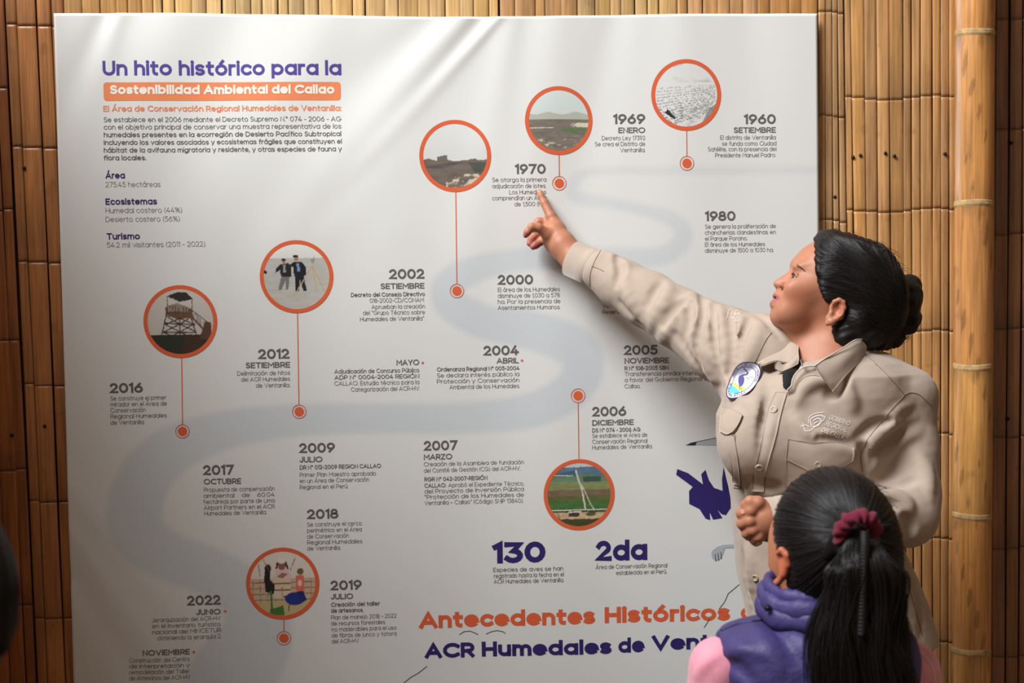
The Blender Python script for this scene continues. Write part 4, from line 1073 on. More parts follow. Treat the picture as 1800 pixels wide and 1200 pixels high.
# right hand pointing
rh = []
rh.append(chain([W(1003, 446, -.088), W(988, 427, -.078), W(975, 407, -.066)], [.0215, .0225, .021], k=.012))
rh.append(chain([W(990, 441, -.07), W(970, 425, -.062), W(962, 408, -.052)], [.015, .016, .013], k=.014))
rh.append(chain([W(983, 404, -.062), W(968.5, 380, -.052), W(957, 357, -.040), W(951, 344, -.034), W(948, 338, -.0310)], [.0125, .0102, .0082, .0070, .0060], k=.010, kj=.003))    # index
rh.append(chain([W(976, 412, -.052), W(960, 391, -.045), W(947, 389.5, -.047), W(940, 397, -.050), W(938, 403, -.050)], [.0125, .0095, .0086, .0075, .0066], k=.007, kj=.003))   # middle, bent
rh.append(chain([W(976, 430, -.066), W(962, 412, -.080), W(947, 400, -.088), W(934.5, 399, -.090), W(927, 408, -.089), W(924, 413.5, -.087)], [.0145, .0118, .0088, .0082, .0072, .0056], k=.007, kj=.003))   # thumb
rh.append(chain([W(972, 420, -.052), W(956, 408, -.044), W(943, 411, -.046), W(934, 420, -.052), W(930.5, 428, -.055)], [.0115, .0090, .0082, .0072, .0058], k=.004, kj=.003))   # ring
rh.append(chain([W(975, 430, -.052), W(962, 419, -.046), W(951, 424, -.050), W(942, 431, -.056), W(937, 434, -.058)], [.0115, .0088, .0082, .0072, .0060], k=.004, kj=.003))   # little
rh.append(chain([W(1000, 456, -.086), W(985, 447, -.072), W(973, 434, -.058)], [.012, .012, .010], k=.012))
body += rh
# left hand at the waist
HD = -.672
lh = []
lh.append(chain([W(1360, 912, -.676), W(1343, 908, -.676), W(1330, 906, HD)], [.0225, .0225, .021], k=.012))
lh.append(chain([W(1343, 925, HD), W(1330, 928, HD)], [.021, .018], k=.014))
for (mx, my, kx, ky, tx, ty, r) in ((1322, 896, 1304, 902, 1312, 911, .0098), (1321, 914, 1305, 920, 1314, 928, .0098), (1326, 930, 1313, 937, 1322, 942, .0092), (1335, 942, 1326, 949, 1334, 952, .0080)):
    lh.append(chain([W(mx + 8, my, HD - .004), W(mx - 2, my + 1, HD - .014), W(kx, ky, HD + .000), W((kx + tx) / 2 - 1, (ky + ty) / 2 + 2, HD + .020), W(tx, ty, HD + .032)], [r * 1.1, r * 1.05, r * .95, r * .85, r * .75], k=.0035, kj=.003))
lh.append(chain([W(1345, 893, HD - .006), W(1332, 884, HD - .014), W(1319, 881, HD - .012), W(1309, 886, HD - .006)], [.0135, .0115, .0092, .0068], k=.006, kj=.003))    # thumb
body += lh
FB = Field(body)
Vb, Fb_ = FB.mesh(.0018)
Vb = smooth_mesh(Vb, Fb_, 1, .4); FB = Surf(Vb, Fb_)
# skin colour by region (lips, cheeks, ear, fingertips)
cb = np.tile(SKIN, (len(Vb), 1))
def tint(c, P, r, a):
    k = (np.exp(-(np.linalg.norm(Vb - P, axis=1) / r) ** 4) * a)[:, None]; cb[:] = cb * (1 - k) + np.asarray(c) * k
q = Vb - HC; lat = q @ LAT; hx, hy = proj(Vb - lat[:, None] * LAT)
for (cx, cy, r0, r1) in ((1362.5, 518.8, 10, 3.9), (1360.5, 530.5, 9.5, 4.9)):
    al = np.abs(lat) / .0225; cxx = cx + al * al * 6; cyy = 524.5 + (cy - 524.5) * (1 - al * .7)
    k = ((np.abs(hx - cxx) < 9) & (np.abs(lat) < .0225)) * np.clip(1.4 - np.abs(hy - cyy) / (r1 * np.clip(1.15 - al ** 2, .05, 1)), 0, 1)
    k = (np.clip(k * 1.5, 0, 1) * .85)[:, None]; cb = cb * (1 - k) + LIP * k
tint(BLUSH, HP(1400, 520, .05), .022, .30); tint(BLUSH, HP(1478, 540, .078), .018, .35); tint(lin(176, 98, 92), W(925, 414, -.088), .012, .6)
for a in ((933, 426), (939, 432)): tint(lin(168, 88, 84), W(a[0], a[1], -.054), .014, .7)
tint(lin(120, 66, 56), HP(1370, 503, .007), .0035, .7)
for t_ in np.linspace(0, 1, 8): tint(lin(92, 42, 42), HP(1362.5 + 6 * t_, 523.5 + 3 * t_, .001 + .015 * t_), .0017, .9)
mesh_obj('body', Vb, Fb_, M_SKIN, woman, cols=cb)

# ---- eyes and brows
M_EYE = mat('eyeball', (1, 1, 1), 0.15, 0.5, attr='Col', coat=.5); M_LASH = mat('dark_lash', lin(30, 22, 20), 0.6); M_BROW = mat('brown_brow', lin(84, 56, 44), 0.7); M_NAIL2 = mat('finger_nail', lin(208, 150, 134), 0.3)
gaze = np.array([-.93, -.12, .30]); gaze /= np.linalg.norm(gaze)
M_LID = mat('eyelid_skin', tuple(SKIN * .88), .5, .4)
FPIT = np.array([FWD[0] * math.cos(math.radians(24)), FWD[1] * math.cos(math.radians(24)), math.sin(math.radians(24))])
for s_ in (1, -1):
    ec = HP(1402.5, 490, .0315 * s_); V = []; C = []; R_ = .0112
    ax = FPIT + LAT * .16 * s_; ax /= np.linalg.norm(ax)
    side = LAT * s_ - ax * (LAT @ ax) * s_; side /= np.linalg.norm(side); up = np.array([0, 0, 1.]) - ax * ax[2]; up -= side * (up @ side); up /= np.linalg.norm(up)
    for t in np.linspace(0, math.pi, 25):
        for j in range(24):
            ph = j / 24 * 2 * math.pi; V.append(ec + R_ * (math.cos(t) * ax + math.sin(t) * (math.cos(ph) * side + math.sin(ph) * up)))
            C.append(lin(12, 9, 8) if t < .22 else (lin(52, 32, 22) if t < .56 else lin(196, 184, 176)))
    eo = mesh_obj('eye', V, grid_faces(25, 24, True), M_EYE, woman, cols=np.array(C))

    def onball(a, e, r):
        a = math.radians(a); e = math.radians(e)
        return ec + r * (ax * math.cos(a) * math.cos(e) + side * math.sin(a) * math.cos(e) + up * math.sin(e))
    AS = np.linspace(-62, 66, 22); mu = np.interp(AS, [-62, -45, -25, 0, 25, 48, 66], [-4, 8, 19, 24, 19, 7, -6]); ml = np.interp(AS, [-62, -45, -25, 0, 25, 48, 66], [-8, -10, -15, -18, -17, -12, -8])
    for mg, sg_ in ((mu, 1), (ml, -1)):
        G = []
        for k, rr_ in ((0, R_ + .0002), (2, R_ + .0014), (8, R_ + .0019), (18, R_ + .0019), (27, R_ + .0010), (38, R_ + .0020 if sg_ > 0 else R_ + .001), (55, R_ - .0005), (75, R_ - .004)):
            G.append([onball(a, m_ + sg_ * k, rr_ - .0035 * max(0, abs(a) / 66 - .6) ** 1.0 * (k > 10)) for a, m_ in zip(AS, mg)])
        G = np.array(G); mesh_obj('eyelid', G.reshape(-1, 3), grid_faces(8, 22), M_LID, woman)
    V_, F_ = tubes(catmull([onball(a, m_ - .5, R_ + .0012) for a, m_ in zip(AS[2:], mu[2:])], 24)[None], np.interp(np.linspace(0, 1, 24), [0, .3, .8, 1], [.0002, .0008, .0009, .0003]), 4); mesh_obj('eyelash', V_, F_, M_LASH, woman)
    PLs = [catmull([onball(a, m_, R_ + .0012), onball(a + 4, m_ + 4, R_ + .0028), onball(a + 7, m_ + 10, R_ + .0042)], 6) for a, m_ in zip(np.repeat(AS[2:-7], 2), np.repeat(mu[2:-7], 2))]
    V_, F_ = tubes(np.array(PLs), np.linspace(.00022, .00006, 6), 4); mesh_obj('eyelash', V_, F_, M_LASH, woman, kind='stuff')
    # brow hairs
    P0 = []; rr2 = np.random.RandomState(4)
    for i in range(110):
        t = i / 109; bx = 1400 + 14.5 * t; by = 465.5 + 10.5 * t ** 1.2 + rr2.uniform(-2.4, 2.4) * (1 - .6 * t); la = (.012 + .034 * t)
        P0.append((bx, by, la))
    A_, ok = FB.hit([(a, b) for a, b, c in P0]) if s_ == 1 else (np.array([HP(a, b, -c) for a, b, c in P0]), None)
    dr = np.array([.55, -.15 * s_, -.35]); N_ = FB.normal(A_, .003) if s_ == 1 else np.tile([-.6, .8, .1], (110, 1))
    PLs = np.stack([A_ + N_ * .0003, A_ + N_ * .0010 + dr * .0022, A_ + N_ * .0006 + dr * .0045], 1)
    V_, F_ = tubes(PLs, np.array([.00024, .00022, .00008]), 4); mesh_obj('eyebrow', V_, F_, M_BROW, woman, kind='stuff')
for (x, y, d, rr_) in ((1305, 899, -.682, .0050), (948.5, 336.5, -.030, .003)):
    Q_, ok = FB.hit([(x, y)]); nn = FB.normal(Q_)[0]
    th = np.linspace(0, 2 * math.pi, 13)[:-1]; t1_ = np.cross(nn, [0, 0, 1.]); t1_ /= np.linalg.norm(t1_); t2_ = np.cross(nn, t1_)
    V_ = [Q_[0] + nn * .0009] + [Q_[0] + nn * .0002 + rr_ * (math.cos(t) * t1_ + .8 * math.sin(t) * t2_) for t in th]
    mesh_obj('finger_nail', V_, [(0, 1 + i, 1 + (i + 1) % 12) for i in range(12)], M_NAIL2, woman)

# ---- hair
SK = 1.0
hc = []
def hair_fn(P):
    q = P - HC; f = q @ FWD; u = q[:, 2]; l = q @ LAT
    th = np.arctan2(u, f); rho = np.hypot(f, u)
    rb = np.interp(th, TTH, RH); w = np.interp(th, TT, WG) + .010
    m = np.clip(rho / .05, 0, 1); w = .077 + (w - .077) * m * m
    k0 = ((rho / rb) ** 2.3 + (np.abs(l) / w) ** 2.3) ** (1 / 2.3)
    d = (k0 - 1) * .072
    # cut away the face: plane in front of the hairline (px space of the head)
    hx, hy = proj(P)
    lx = np.interp(hy, [380, 425, 440, 460, 480, 500, 515, 528, 540, 560, 580, 620], [1422, 1431, 1432, 1432, 1434, 1438, 1443, 1449, 1462, 1463, 1463, 1466])
    lx = lx + 4 * np.clip(-l / .05, 0, 1)
    face = (lx - hx) * PXM
    # free the ear
    er_ = np.hypot((hx - 1469) / 1.0, (hy - 547) / 1.35) ; ear = (15.5 - er_) * PXM
    d = -smin(-d, -face, .004)
    d = np.where(np.abs(l) > .03, -smin(-d, -ear, .004), d)
    return d


TTH, RH = polar([(1428, 421), (1436, 414), (1446, 406), (1458, 404), (1472, 408), (1490, 412), (1512, 419), (1530, 425), (1548, 432), (1562, 446), (1573, 462), (1583, 482), (1590, 500), (1594, 530), (1588, 565), (1576, 592), (1560, 604), (1535, 609), (1505, 607), (1480, 600), (1455, 590), (1420, 560), (1400, 520), (1400, 470), (1415, 437)])
RH = gsm(RH, 2)
hc.append(Prim(hair_fn, HC + np.array([.03, 0, 0]), .17, .006, '+'))
for (x, y, y2, r) in ((1598, 503, -.40, .022), (1605, 514, -.43, .0145), (1603, 530, -.45, .015), (1594, 545, -.43, .020), (1603, 562, -.42, .016), (1600, 575, -.44, .0125), (1585, 560, -.43, .026), (1568, 590, -.45, .022), (1535, 590, -.46, .026), (1590, 525, -.42, .030), (1614, 555, -.42, .005), (1551, 604, -.44, .012), (1520, 588, -.485, .030), (1492, 582, -.492, .020), (1505, 560, -.50, .026), (1481, 590, -.496, .019), (1476, 574, -.497, .012)):
    hc.append(ell(W(x, y, y2), (r, r * 1.3, r), k=.010))
FHR = Field(hc); Vh, Fh = FHR.mesh(.0028)
Nh = Surf(Vh, Fh).N; hxx, hyy = proj(Vh)
# comb grooves running from the hairline back to the bun
ang = np.arctan2(hyy - 540, hxx - 1600); Vh = Vh + Nh * (.0009 * np.sin(ang * 90 + 3 * np.sin(ang * 17)))[:, None] * (hxx < 1585)[:, None]
hair = mesh_obj('hair', Vh, Fh, M_HAIRB, woman); FHR = Surf(Vh, Fh)
PL = []; rs_ = np.random.RandomState(3)
hl = catmull([(1440, 406), (1433, 415), (1431, 425), (1431, 445), (1432, 462), (1436, 485), (1441, 505), (1448, 524), (1452, 528)], 400)
for i in range(1300):
    a = hl[min(399, int(rs_.rand() ** .9 * 400))] + rs_.uniform(-.5, 1.5, 2)
    if rs_.rand() < .35: a = np.array([rs_.uniform(1436, 1560), 0]); a[1] = np.interp(a[0], [1436, 1456, 1490, 1530, 1560], [413, 406, 415, 428, 447]) + 2
    e = np.array([1590 + rs_.uniform(-6, 4), 535 + rs_.uniform(-30, 30)])
    if a[1] > 500: e[1] = 560 + rs_.uniform(-5, 35)
    m1 = a + (e - a) * .33 + np.array([6, -20 if a[1] < 490 else 4]) * (1 if a[1] > 420 else .2) + rs_.uniform(-4, 4, 2); m2 = a + (e - a) * .70 + np.array([4, -14 if a[1] < 470 else 8]) + rs_.uniform(-4, 4, 2)
    PL.append(catmull([a, m1, m2, e], 16)[:14])
PL = np.array(PL); Q_, ok = FHR.hit(PL.reshape(-1, 2)); Nq = FHR.normal(Q_, .003); Q_ = (Q_ + Nq * rs_.uniform(.0001, .0012, (len(Q_) // 14)).repeat(14)[:, None]).reshape(-1, 14, 3)
okk = ok.reshape(-1, 14).all(1) & (np.abs(np.diff(Q_, axis=1)).max((1, 2)) < .03); Q_ = Q_[okk]
V_, F_ = tubes(Q_, np.linspace(.00034, .00028, 14), 4); mesh_obj('hair_strand', V_, F_, M_HAIR, hair, kind='stuff')
# bun curls and flyaways
PL = []
for (cx, cy, r_, dep) in ((1600, 510, 15, -.435), (1600, 532, 13, -.46), (1600, 565, 14, -.445), (1585, 585, 16, -.46)):
    for k in range(70):
        t0 = rs_.rand() * 6.28; rr_ = r_ * rs_.uniform(.35, 1.0); tt_ = np.linspace(t0, t0 + rs_.uniform(1.5, 3.2), 14)
        jx, jy = rs_.normal(size=2) * 3.5; PL.append([W(cx + jx + rr_ * math.cos(t), cy + jy + rr_ * .8 * math.sin(t), dep - .018 * math.sqrt(max(0, 1 - (rr_ / r_ / 1.03) ** 2)) - .004 + .003 * math.sin(t * 2 + k)) for t in tt_])
for k in range(26):
    a = (1596 + rs_.uniform(-14, 12), 498 + rs_.uniform(-5, 6)); b = (a[0] + rs_.uniform(-10, 18), a[1] - rs_.uniform(4, 14))
    PL.append(WA(catmull([a, ((a[0] + b[0]) / 2 + 2, (a[1] + b[1]) / 2 - 3), b], 14), -.43))
for k in range(30):
    a = (1560 + rs_.uniform(-12, 14), 598 + rs_.uniform(-4, 6)); b = (a[0] + rs_.uniform(0, 14), a[1] + rs_.uniform(4, 14))
    PL.append(WA(catmull([a, ((a[0] + b[0]) / 2 + 3, (a[1] + b[1]) / 2), b], 14), -.46))
for k in range(60):
    x_ = rs_.uniform(1438, 1580); y_ = np.interp(x_, [1438, 1456, 1490, 1530, 1562, 1583], [408, 403, 412, 425, 446, 482]); a = (x_, y_ + 4); b = (x_ + rs_.uniform(10, 30), y_ + rs_.uniform(0, 12)); PL.append(WA(catmull([a, ((a[0] + b[0]) / 2, (a[1] + b[1]) / 2 - 5), b], 14), HY))
V_, F_ = tubes(np.array(PL), .00026, 4); mesh_obj('loose_hair', V_, F_, M_HAIR, hair, kind='stuff')

# ---- shirt
sh = []
_ts = np.array([(618, 1452, 1512, .07), (635, 1400, 1560, .103), (655, 1345, 1588, .126), (690, 1290, 1598, .136), (730, 1272, 1590, .138), (770, 1271, 1580, .138), (820, 1283, 1572, .126), (880, 1296, 1568, .122), (950, 1302, 1572, .120), (1010, 1308, 1600, .124), (1060, 1318, 1620, .128), (1100, 1326, 1633, .130), (1127, 1330, 1640, .131)])
TY = -.46
_L = WA(_ts[:, [1, 0]], TY - .03); _R = WA(_ts[:, [2, 0]], TY)
TZ = ((_L + _R) / 2)[::-1, 2]; TCX = ((_L + _R) / 2)[::-1, 0]; TRX = ((_R - _L)[:, 0] / 2)[::-1]; TRY = _ts[::-1, 3]


def torso_fn(P, grow=0.0):
    z = P[:, 2]; cx = np.interp(z, TZ, TCX); rx = np.interp(z, TZ, TRX) + grow; ry = np.interp(z, TZ, TRY) + grow
    k0 = ((np.abs(P[:, 0] - cx) / rx) ** 2.5 + (np.abs(P[:, 1] - TY) / ry) ** 2.5) ** (1 / 2.5)
    d = (k0 - 1) * np.minimum(rx, ry); return np.maximum(d, np.maximum(z - TZ[-1] - grow, TZ[0] - z - grow * 0))


TC = np.array([TCX.mean(), TY, (TZ[0] + TZ[-1]) / 2]); sh.append(Prim(torso_fn, TC, .40, .02, '+'))
sh.append(ell(W(1440, 790, -.555), (.085, .05, .065), k=.05)); sh.append(ell(W(1320, 780, -.55), (.055, .05, .06), k=.05))     # chest
sh.append(chain([W(1480, 635, -.45), W(1545, 655, -.48), W(1592, 697, -.50)], [.030, .036, .050], k=.035))      # left shoulder line
sh.append(chain([W(1592, 700, -.50), W(1597, 790, -.52), W(1598, 872, -.55), W(1592, 905, -.575)], [.052, .048, .050, .050], k=.018))
sh.append(chain([W(1592, 905, -.575), W(1500, 905, -.635), W(1420, 908, -.66), W(1388, 910, -.668)], [.050, .044, .041, .035], k=.022))
sh.append(chain([W(1430, 628, -.44), W(1395, 605, -.40), W(1352, 612, -.38)], [.022, .030, .052], k=.03))        # right shoulder line
sh.append(chain([W(1342, 638, -.385), W(1268, 604, -.31), W(1233, 583, -.275), W(1189, 557, -.235), W(1140, 527, -.19), W(1092, 499, -.15), W(1056, 477, -.127)], [.086, .068, .0585, .0535, .0515, .0455, .0402], k=.03, kj=.02))
NSH = len(sh)
F0 = Field(list(sh)); F0 = Surf(*F0.mesh(.006))


def fold(P, r, depth_off=0.0, k=.008, op='+', f=None, n=9, taper=True):
    """ridge (+) or groove (-) along a line of photo pixels on the cloth"""
    Q, ok = (f or F0).hit(catmull(P, n)); N = (f or F0).normal(Q, .004); t = np.linspace(0, 1, n)
    w = np.sin(np.pi * (.12 + .76 * t)) ** .8 if taper else np.ones(n)
    Q = Q + N * (depth_off + (r * (-.32) if op == '+' else r * .18)) * 1.0 - N * ((1 - w) * r * (.9 if op == '+' else -.9))[:, None]
    return chain([q for q in Q], list(np.maximum(r * (.45 + .55 * w), .0028)), k=k, op=op, kj=r * .6)


# sleeve ridges and grooves (photo pixels)
for P_, r_ in [([(1222, 517), (1226, 560), (1234, 610), (1246, 655)], .0085), ([(1246, 530), (1248, 565), (1244, 620), (1247, 640)], .0075), ([(1262, 538), (1268, 585), (1276, 640), (1278, 680)], .0080),
               ([(1176, 497), (1172, 520), (1150, 558), (1146, 575)], .0080), ([(1215, 520), (1192, 552), (1170, 585), (1160, 605)], .0085), ([(1060, 442), (1078, 452), (1100, 468)], .006),
               ([(1300, 556), (1300, 600), (1292, 650)], .010), ([(1335, 570), (1318, 620), (1300, 660)], .008), ([(1085, 470), (1105, 520), (1140, 575)], .009), ([(1230, 600), (1250, 650), (1268, 700)], .008), ([(1130, 600), (1180, 635), (1230, 672)], .006), ([(1205, 560), (1215, 600), (1240, 650)], .006)]:
    sh.append(fold(P_, r_ * 1.35, k=.014))
for P_, r_ in [([(1233, 520), (1237, 555), (1226, 598), (1236, 640)], .0052), ([(1254, 536), (1257, 575), (1262, 620), (1270, 660)], .0048), ([(1204, 530), (1185, 545), (1170, 570)], .0055), ([(1215, 535), (1212, 565), (1198, 600)], .006), 
               ([(1284, 545), (1290, 600), (1285, 655)], .0055), ([(1160, 500), (1150, 515), (1140, 535)], .005), ([(1090, 532), (1100, 545), (1112, 556)], .004), ([(1120, 566), (1130, 575)], .0035), ([(1085, 455), (1090, 475), (1084, 500)], .006), ([(1318, 560), (1305, 600), (1300, 640)], .004), ([(1190, 590), (1222, 640), (1262, 690)], .005), ([(1330, 553), (1345, 560), (1370, 590)], .004)]:
    sh.append(fold(P_, r_ * 1.35, k=.011, op='-'))
# left sleeve, body
for P_, r_, op_ in [([(1530, 760), (1552, 745), (1580, 720), (1600, 712)], .007, '+'), ([(1520, 800), (1540, 770), (1570, 745), (1605, 735)], .008, '+'), ([(1516, 830), (1522, 790), (1545, 762)], .006, '+'), ([(1560, 800), (1590, 770), (1615, 755)], .008, '+'),
                    ([(1512, 775), (1520, 800), (1516, 850)], .007, '-'), ([(1530, 820), (1545, 785), (1580, 760)], .006, '-'), ([(1500, 775), (1530, 750), (1560, 738)], .006, '-'),
                    ([(1545, 853), (1580, 852), (1608, 845)], .0055, '-'), ([(1540, 866), (1570, 868), (1592, 880), (1600, 900)], .010, '+'), ([(1545, 880), (1568, 888), (1580, 902)], .006, '-'), ([(1560, 893), (1570, 920), (1562, 945)], .009, '+'), ([(1585, 905), (1600, 925), (1596, 945)], .007, '-'), ([(1610, 800), (1630, 830), (1634, 870)], .009, '+'),
                    ([(1310, 880), (1330, 860), (1350, 870), (1360, 862)], .008, '+'), ([(1320, 842), (1345, 850), (1372, 855)], .007, '-'), ([(1300, 850), (1312, 890), (1305, 920)], .006, '-'), ([(1315, 960), (1320, 1000), (1318, 1060)], .008, '+'), ([(1305, 965), (1310, 1010), (1322, 1070)], .006, '-'),
                    ([(1395, 730), (1420, 760), (1470, 775)], .006, '+'), ([(1440, 770), (1480, 776), (1500, 784)], .005, '-'), ([(1470, 640), (1490, 690), (1500, 720)], .010, '+'), ([(1455, 700), (1470, 680), (1490, 650)], .008, '-'), ([(1300, 700), (1330, 720), (1350, 760)], .006, '+'), ([(1345, 650), (1330, 700), (1325, 740)], .007, '+'), ([(1355, 690), (1342, 740), (1335, 800)], .006, '-'),
                    ([(1580, 980), (1595, 1040), (1608, 1110)], .008, '+'), ([(1570, 970), (1590, 985), (1605, 1000)], .006, '-'), ([(1590, 1000), (1612, 1060), (1620, 1120)], .006, '-')]:
    sh.append(fold(P_, r_ * (1.15 if op_ == '+' else 1.45), k=.012 if op_ == '+' else .007, op=op_))
# neck opening and front V
sh.append(chain([W(1470, 560, -.45), W(1456, 604, -.455), W(1438, 622, -.475)], [.058, .056, .036], k=.006, op='-'))
sh.append(chain([W(1402, 606, -.50), W(1400, 638, -.545), W(1388, 662, -.585), W(1382.5, 682, -.62)], [.020, .0125, .0085, .004], k=.004, op='-'))
VP_, _ = F0.hit([(1401, 636), (1389, 662), (1383, 682)]); VR_ = [.0112, .0085, .0042]
sh.append(chain([W(1402, 606, -.53)] + list(VP_), [.015] + VR_, k=.003, op='-'))
# open front below the last button
sh.append(chain([W(1350, 985, -.60), W(1350, 1040, -.60), W(1356, 1140, -.60)], [.012, .020, .030], k=.004, op='-'))
FS = Field(sh)
Vs, Fs = FS.mesh(.0030)
Ns = Surf(Vs, Fs).N
Vs = Vs + Ns * (.0017 * lumpnoise(Vs, 42, 2) + .0005 * lumpnoise(Vs, 140, 5))[:, None]
mesh_obj('shirt', Vs, Fs, M_SHIRT, woman); FSs = Surf(Vs, Fs)

# undershirt
us = [chain([W(1452, 690, -.452), W(1420, 760, -.47)], [.060, .085], k=.02), chain([W(1424, 664, -.505), W(1412, 690, -.515), W(1400, 730, -.52)], [.027, .028, .036], k=.01), chain([W(1409, 610, -.425)] + [p_ + np.array([0, r_ + .0025, 0]) for p_, r_ in zip(VP_, VR_)], [.010, .0125, .0098, .0060], k=.004), Prim(lambda P: torso_fn(P, -.016), TC, .40, .02, '+')]
V_, F_ = Field(us).mesh(.005); us_o = mesh_obj('undershirt', V_, F_, M_BLACK, woman)
Mm = mat('silver_zip', lin(190, 196, 206), 0.3, metal=1)
V_, F_ = tubes(np.stack([catmull([W(1407, 632, -.60), W(1409, 637, -.602), W(1410, 643, -.604)], 8)]), .0016, 6); mesh_obj('zip_pull', V_, F_, Mm, woman, label='small silver zip pull at the neck')

# collar leaves and stand
CW = dict(m=M_SHIRT, parent=woman, follow=False)
patch(None, [[(1432, 643, -.600), (1452, 629, -.585), (1480, 612, -.560), (1504, 597, -.53), (1521, 597, -.50)],
             [(1440, 657, -.606), (1458, 648, -.598), (1486, 628, -.575), (1506, 612, -.545), (1522, 606, -.51)],
             [(1452, 673, -.604), (1464, 667, -.602), (1488, 646, -.580), (1508, 626, -.550), (1521, 616, -.515)],
             [(1463, 688, -.600), (1472, 676, -.600), (1490, 655, -.582), (1509, 635, -.552), (1520, 623, -.52)]], name='collar_leaf', thick=.0022, off=0, res=(16, 30), **CW)
patch(None, [[(1521, 597, -.50), (1530, 604, -.46), (1528, 606, -.42), (1500, 600, -.385), (1440, 596, -.375), (1402, 598, -.39), (1391, 586, -.42)],
             [(1522, 612, -.505), (1534, 616, -.46), (1532, 618, -.41), (1500, 616, -.365), (1440, 612, -.36), (1398, 612, -.38), (1382, 600, -.42)],
             [(1521, 623, -.51), (1538, 628, -.46), (1534, 630, -.40), (1500, 632, -.355), (1440, 630, -.35), (1392, 630, -.37), (1372, 618, -.42)]], name='collar_back', thick=.0022, off=0, res=(10, 40), **CW)
patch(None, [[(1403, 597, -.435), (1391, 585, -.42), (1372, 606, -.435), (1350, 625, -.455), (1331, 640, -.472)],
             [(1404, 612, -.478), (1394, 612, -.475), (1378, 622, -.478), (1356, 632, -.485), (1336, 643, -.488)],
             [(1402, 630, -.505), (1390, 638, -.51), (1378, 638, -.505), (1362, 636, -.502), (1342, 643, -.500)]], name='collar_leaf', thick=.0022, off=0, res=(16, 24), **CW)
V_, F_ = tubes(WA(catmull([(1393, 586), (1380, 600), (1362, 618), (1346, 632), (1332, 640)], 24), np.linspace(-.428, -.486, 24))[None], .0016, 6); mesh_obj('collar_piping', V_, F_, M_PIPE, woman)
V_, F_ = tubes(WA(catmull([(1432, 643), (1450, 630), (1480, 612), (1504, 597), (1520, 597)], 24), np.interp(np.linspace(0, 1, 24), [0, .3, .6, .85, 1], [-.603, -.588, -.563, -.533, -.503]))[None], .0010, 6); mesh_obj('collar_piping', V_, F_, M_PIPE, woman)
# button tab
patch(None, [[(1404, 618, -.50), (1390, 634, -.512), (1376, 642, -.516), (1366, 634, -.514)], [(1404, 628, -.512), (1392, 640, -.522), (1378, 648, -.524), (1362, 640, -.520)], [(1402, 640, -.520), (1388, 648, -.528), (1374, 654, -.530), (1362, 648, -.524)]], name='collar_tab', thick=.0022, off=0, res=(10, 18), **CW)
# front placket fold at the open neck
patch(None, [[(1433, 643, -.596), (1420, 644, -.592), (1408, 648, -.592), (1398, 658, -.592), (1393, 668, -.596), (1391, 678, -.600), (1384, 685, -.604)],
             [(1442, 662, -.603), (1428, 660, -.602), (1414, 664, -.602), (1404, 674, -.602), (1400, 684, -.604), (1396, 692, -.604), (1386, 696, -.604)]], name='front_facing', thick=.002, off=0, res=(8, 30), **CW)
V_, F_ = tubes(WA(catmull([(1433, 643), (1420, 643.5), (1408, 647.5), (1398, 657.5), (1393, 668), (1391, 678), (1384, 685)], 30), np.linspace(-.602, -.610, 30))[None], .0013, 6); mesh_obj('front_piping', V_, F_, M_PIPE, woman)

# placket: a slightly raised strip down the front
patch(FSs, [[(1364, 690), (1384, 690)], [(1350, 722), (1374, 722)], [(1340, 770), (1362, 772)], [(1328, 820), (1348, 822)], [(1322, 862), (1342, 864)]], name='placket', m=M_SHIRT, parent=woman, off=.0006, thick=.0014, res=(40, 6))
seam(FSs, [(1385, 689), (1375, 722), (1363, 772), (1349, 822), (1343, 864)], .0006, 'seam', M_STITCH, woman)
# pockets
patch(FSs, [[(1381, 806), (1440, 812), (1498, 826)], [(1381, 850), (1440, 856), (1498, 864)], [(1382, 895), (1440, 900), (1498, 905)]], name='pocket', m=M_SHIRT, parent=woman, off=.0004, thick=.0018, res=(20, 24))
patch(FSs, [[(1384, 772), (1410, 776), (1440, 778), (1470, 780), (1499, 787)], [(1382, 790), (1410, 796), (1440, 802), (1470, 802), (1499, 798)], [(1380, 805), (1408, 818), (1438, 831), (1470, 822), (1497, 809)]], name='pocket_flap', m=M_SHIRT, parent=woman, off=.0028, thick=.0020, res=(18, 30), puff=.001)
patch(FSs, [[(1274, 715), (1290, 722), (1307, 731)], [(1270, 735), (1286, 742), (1299, 748)], [(1268, 758), (1280, 764), (1290, 760)]], name='pocket_flap', m=M_SHIRT, parent=woman, off=.0030, thick=.0020, res=(14, 14), puff=.001)
patch(FSs, [[(1276, 762), (1291, 764)], [(1284, 800), (1297, 806)], [(1290, 850), (1302, 852)]], name='pocket', m=M_SHIRT, parent=woman, off=.0004, thick=.0016, res=(20, 8))
for P_ in ([(1381, 806), (1409, 819), (1438, 832), (1470, 823), (1498, 810)], [(1386, 773), (1440, 779), (1499, 788)], [(1303, 733), (1297, 752), (1288, 764)], [(1293, 764), (1293, 790), (1300, 830), (1303, 855), (1290, 857)], [(1498, 826), (1499, 850), (1498, 880)], [(1381, 808), (1381, 850), (1382, 880)],
           [(1538, 638), (1562, 662), (1590, 694)], [(1590, 694), (1600, 690), (1616, 694), (1638, 714)], [(1590, 694), (1550, 740), (1515, 790), (1516, 830)], [(1325, 700), (1310, 780), (1305, 860)] if False else [(1520, 623), (1536, 636), (1540, 642)], [(1356, 585), (1345, 600), (1325, 640), (1312, 665)], [(1582, 975), (1600, 1040), (1622, 1118)], [(1056, 440), (1046, 458), (1038, 480), (1037, 503)]):
    seam(FSs, P_, .00055, 'seam', M_STITCH, woman, off=.0030 if P_[0] in ((1381, 806), (1303, 733)) else .0006)
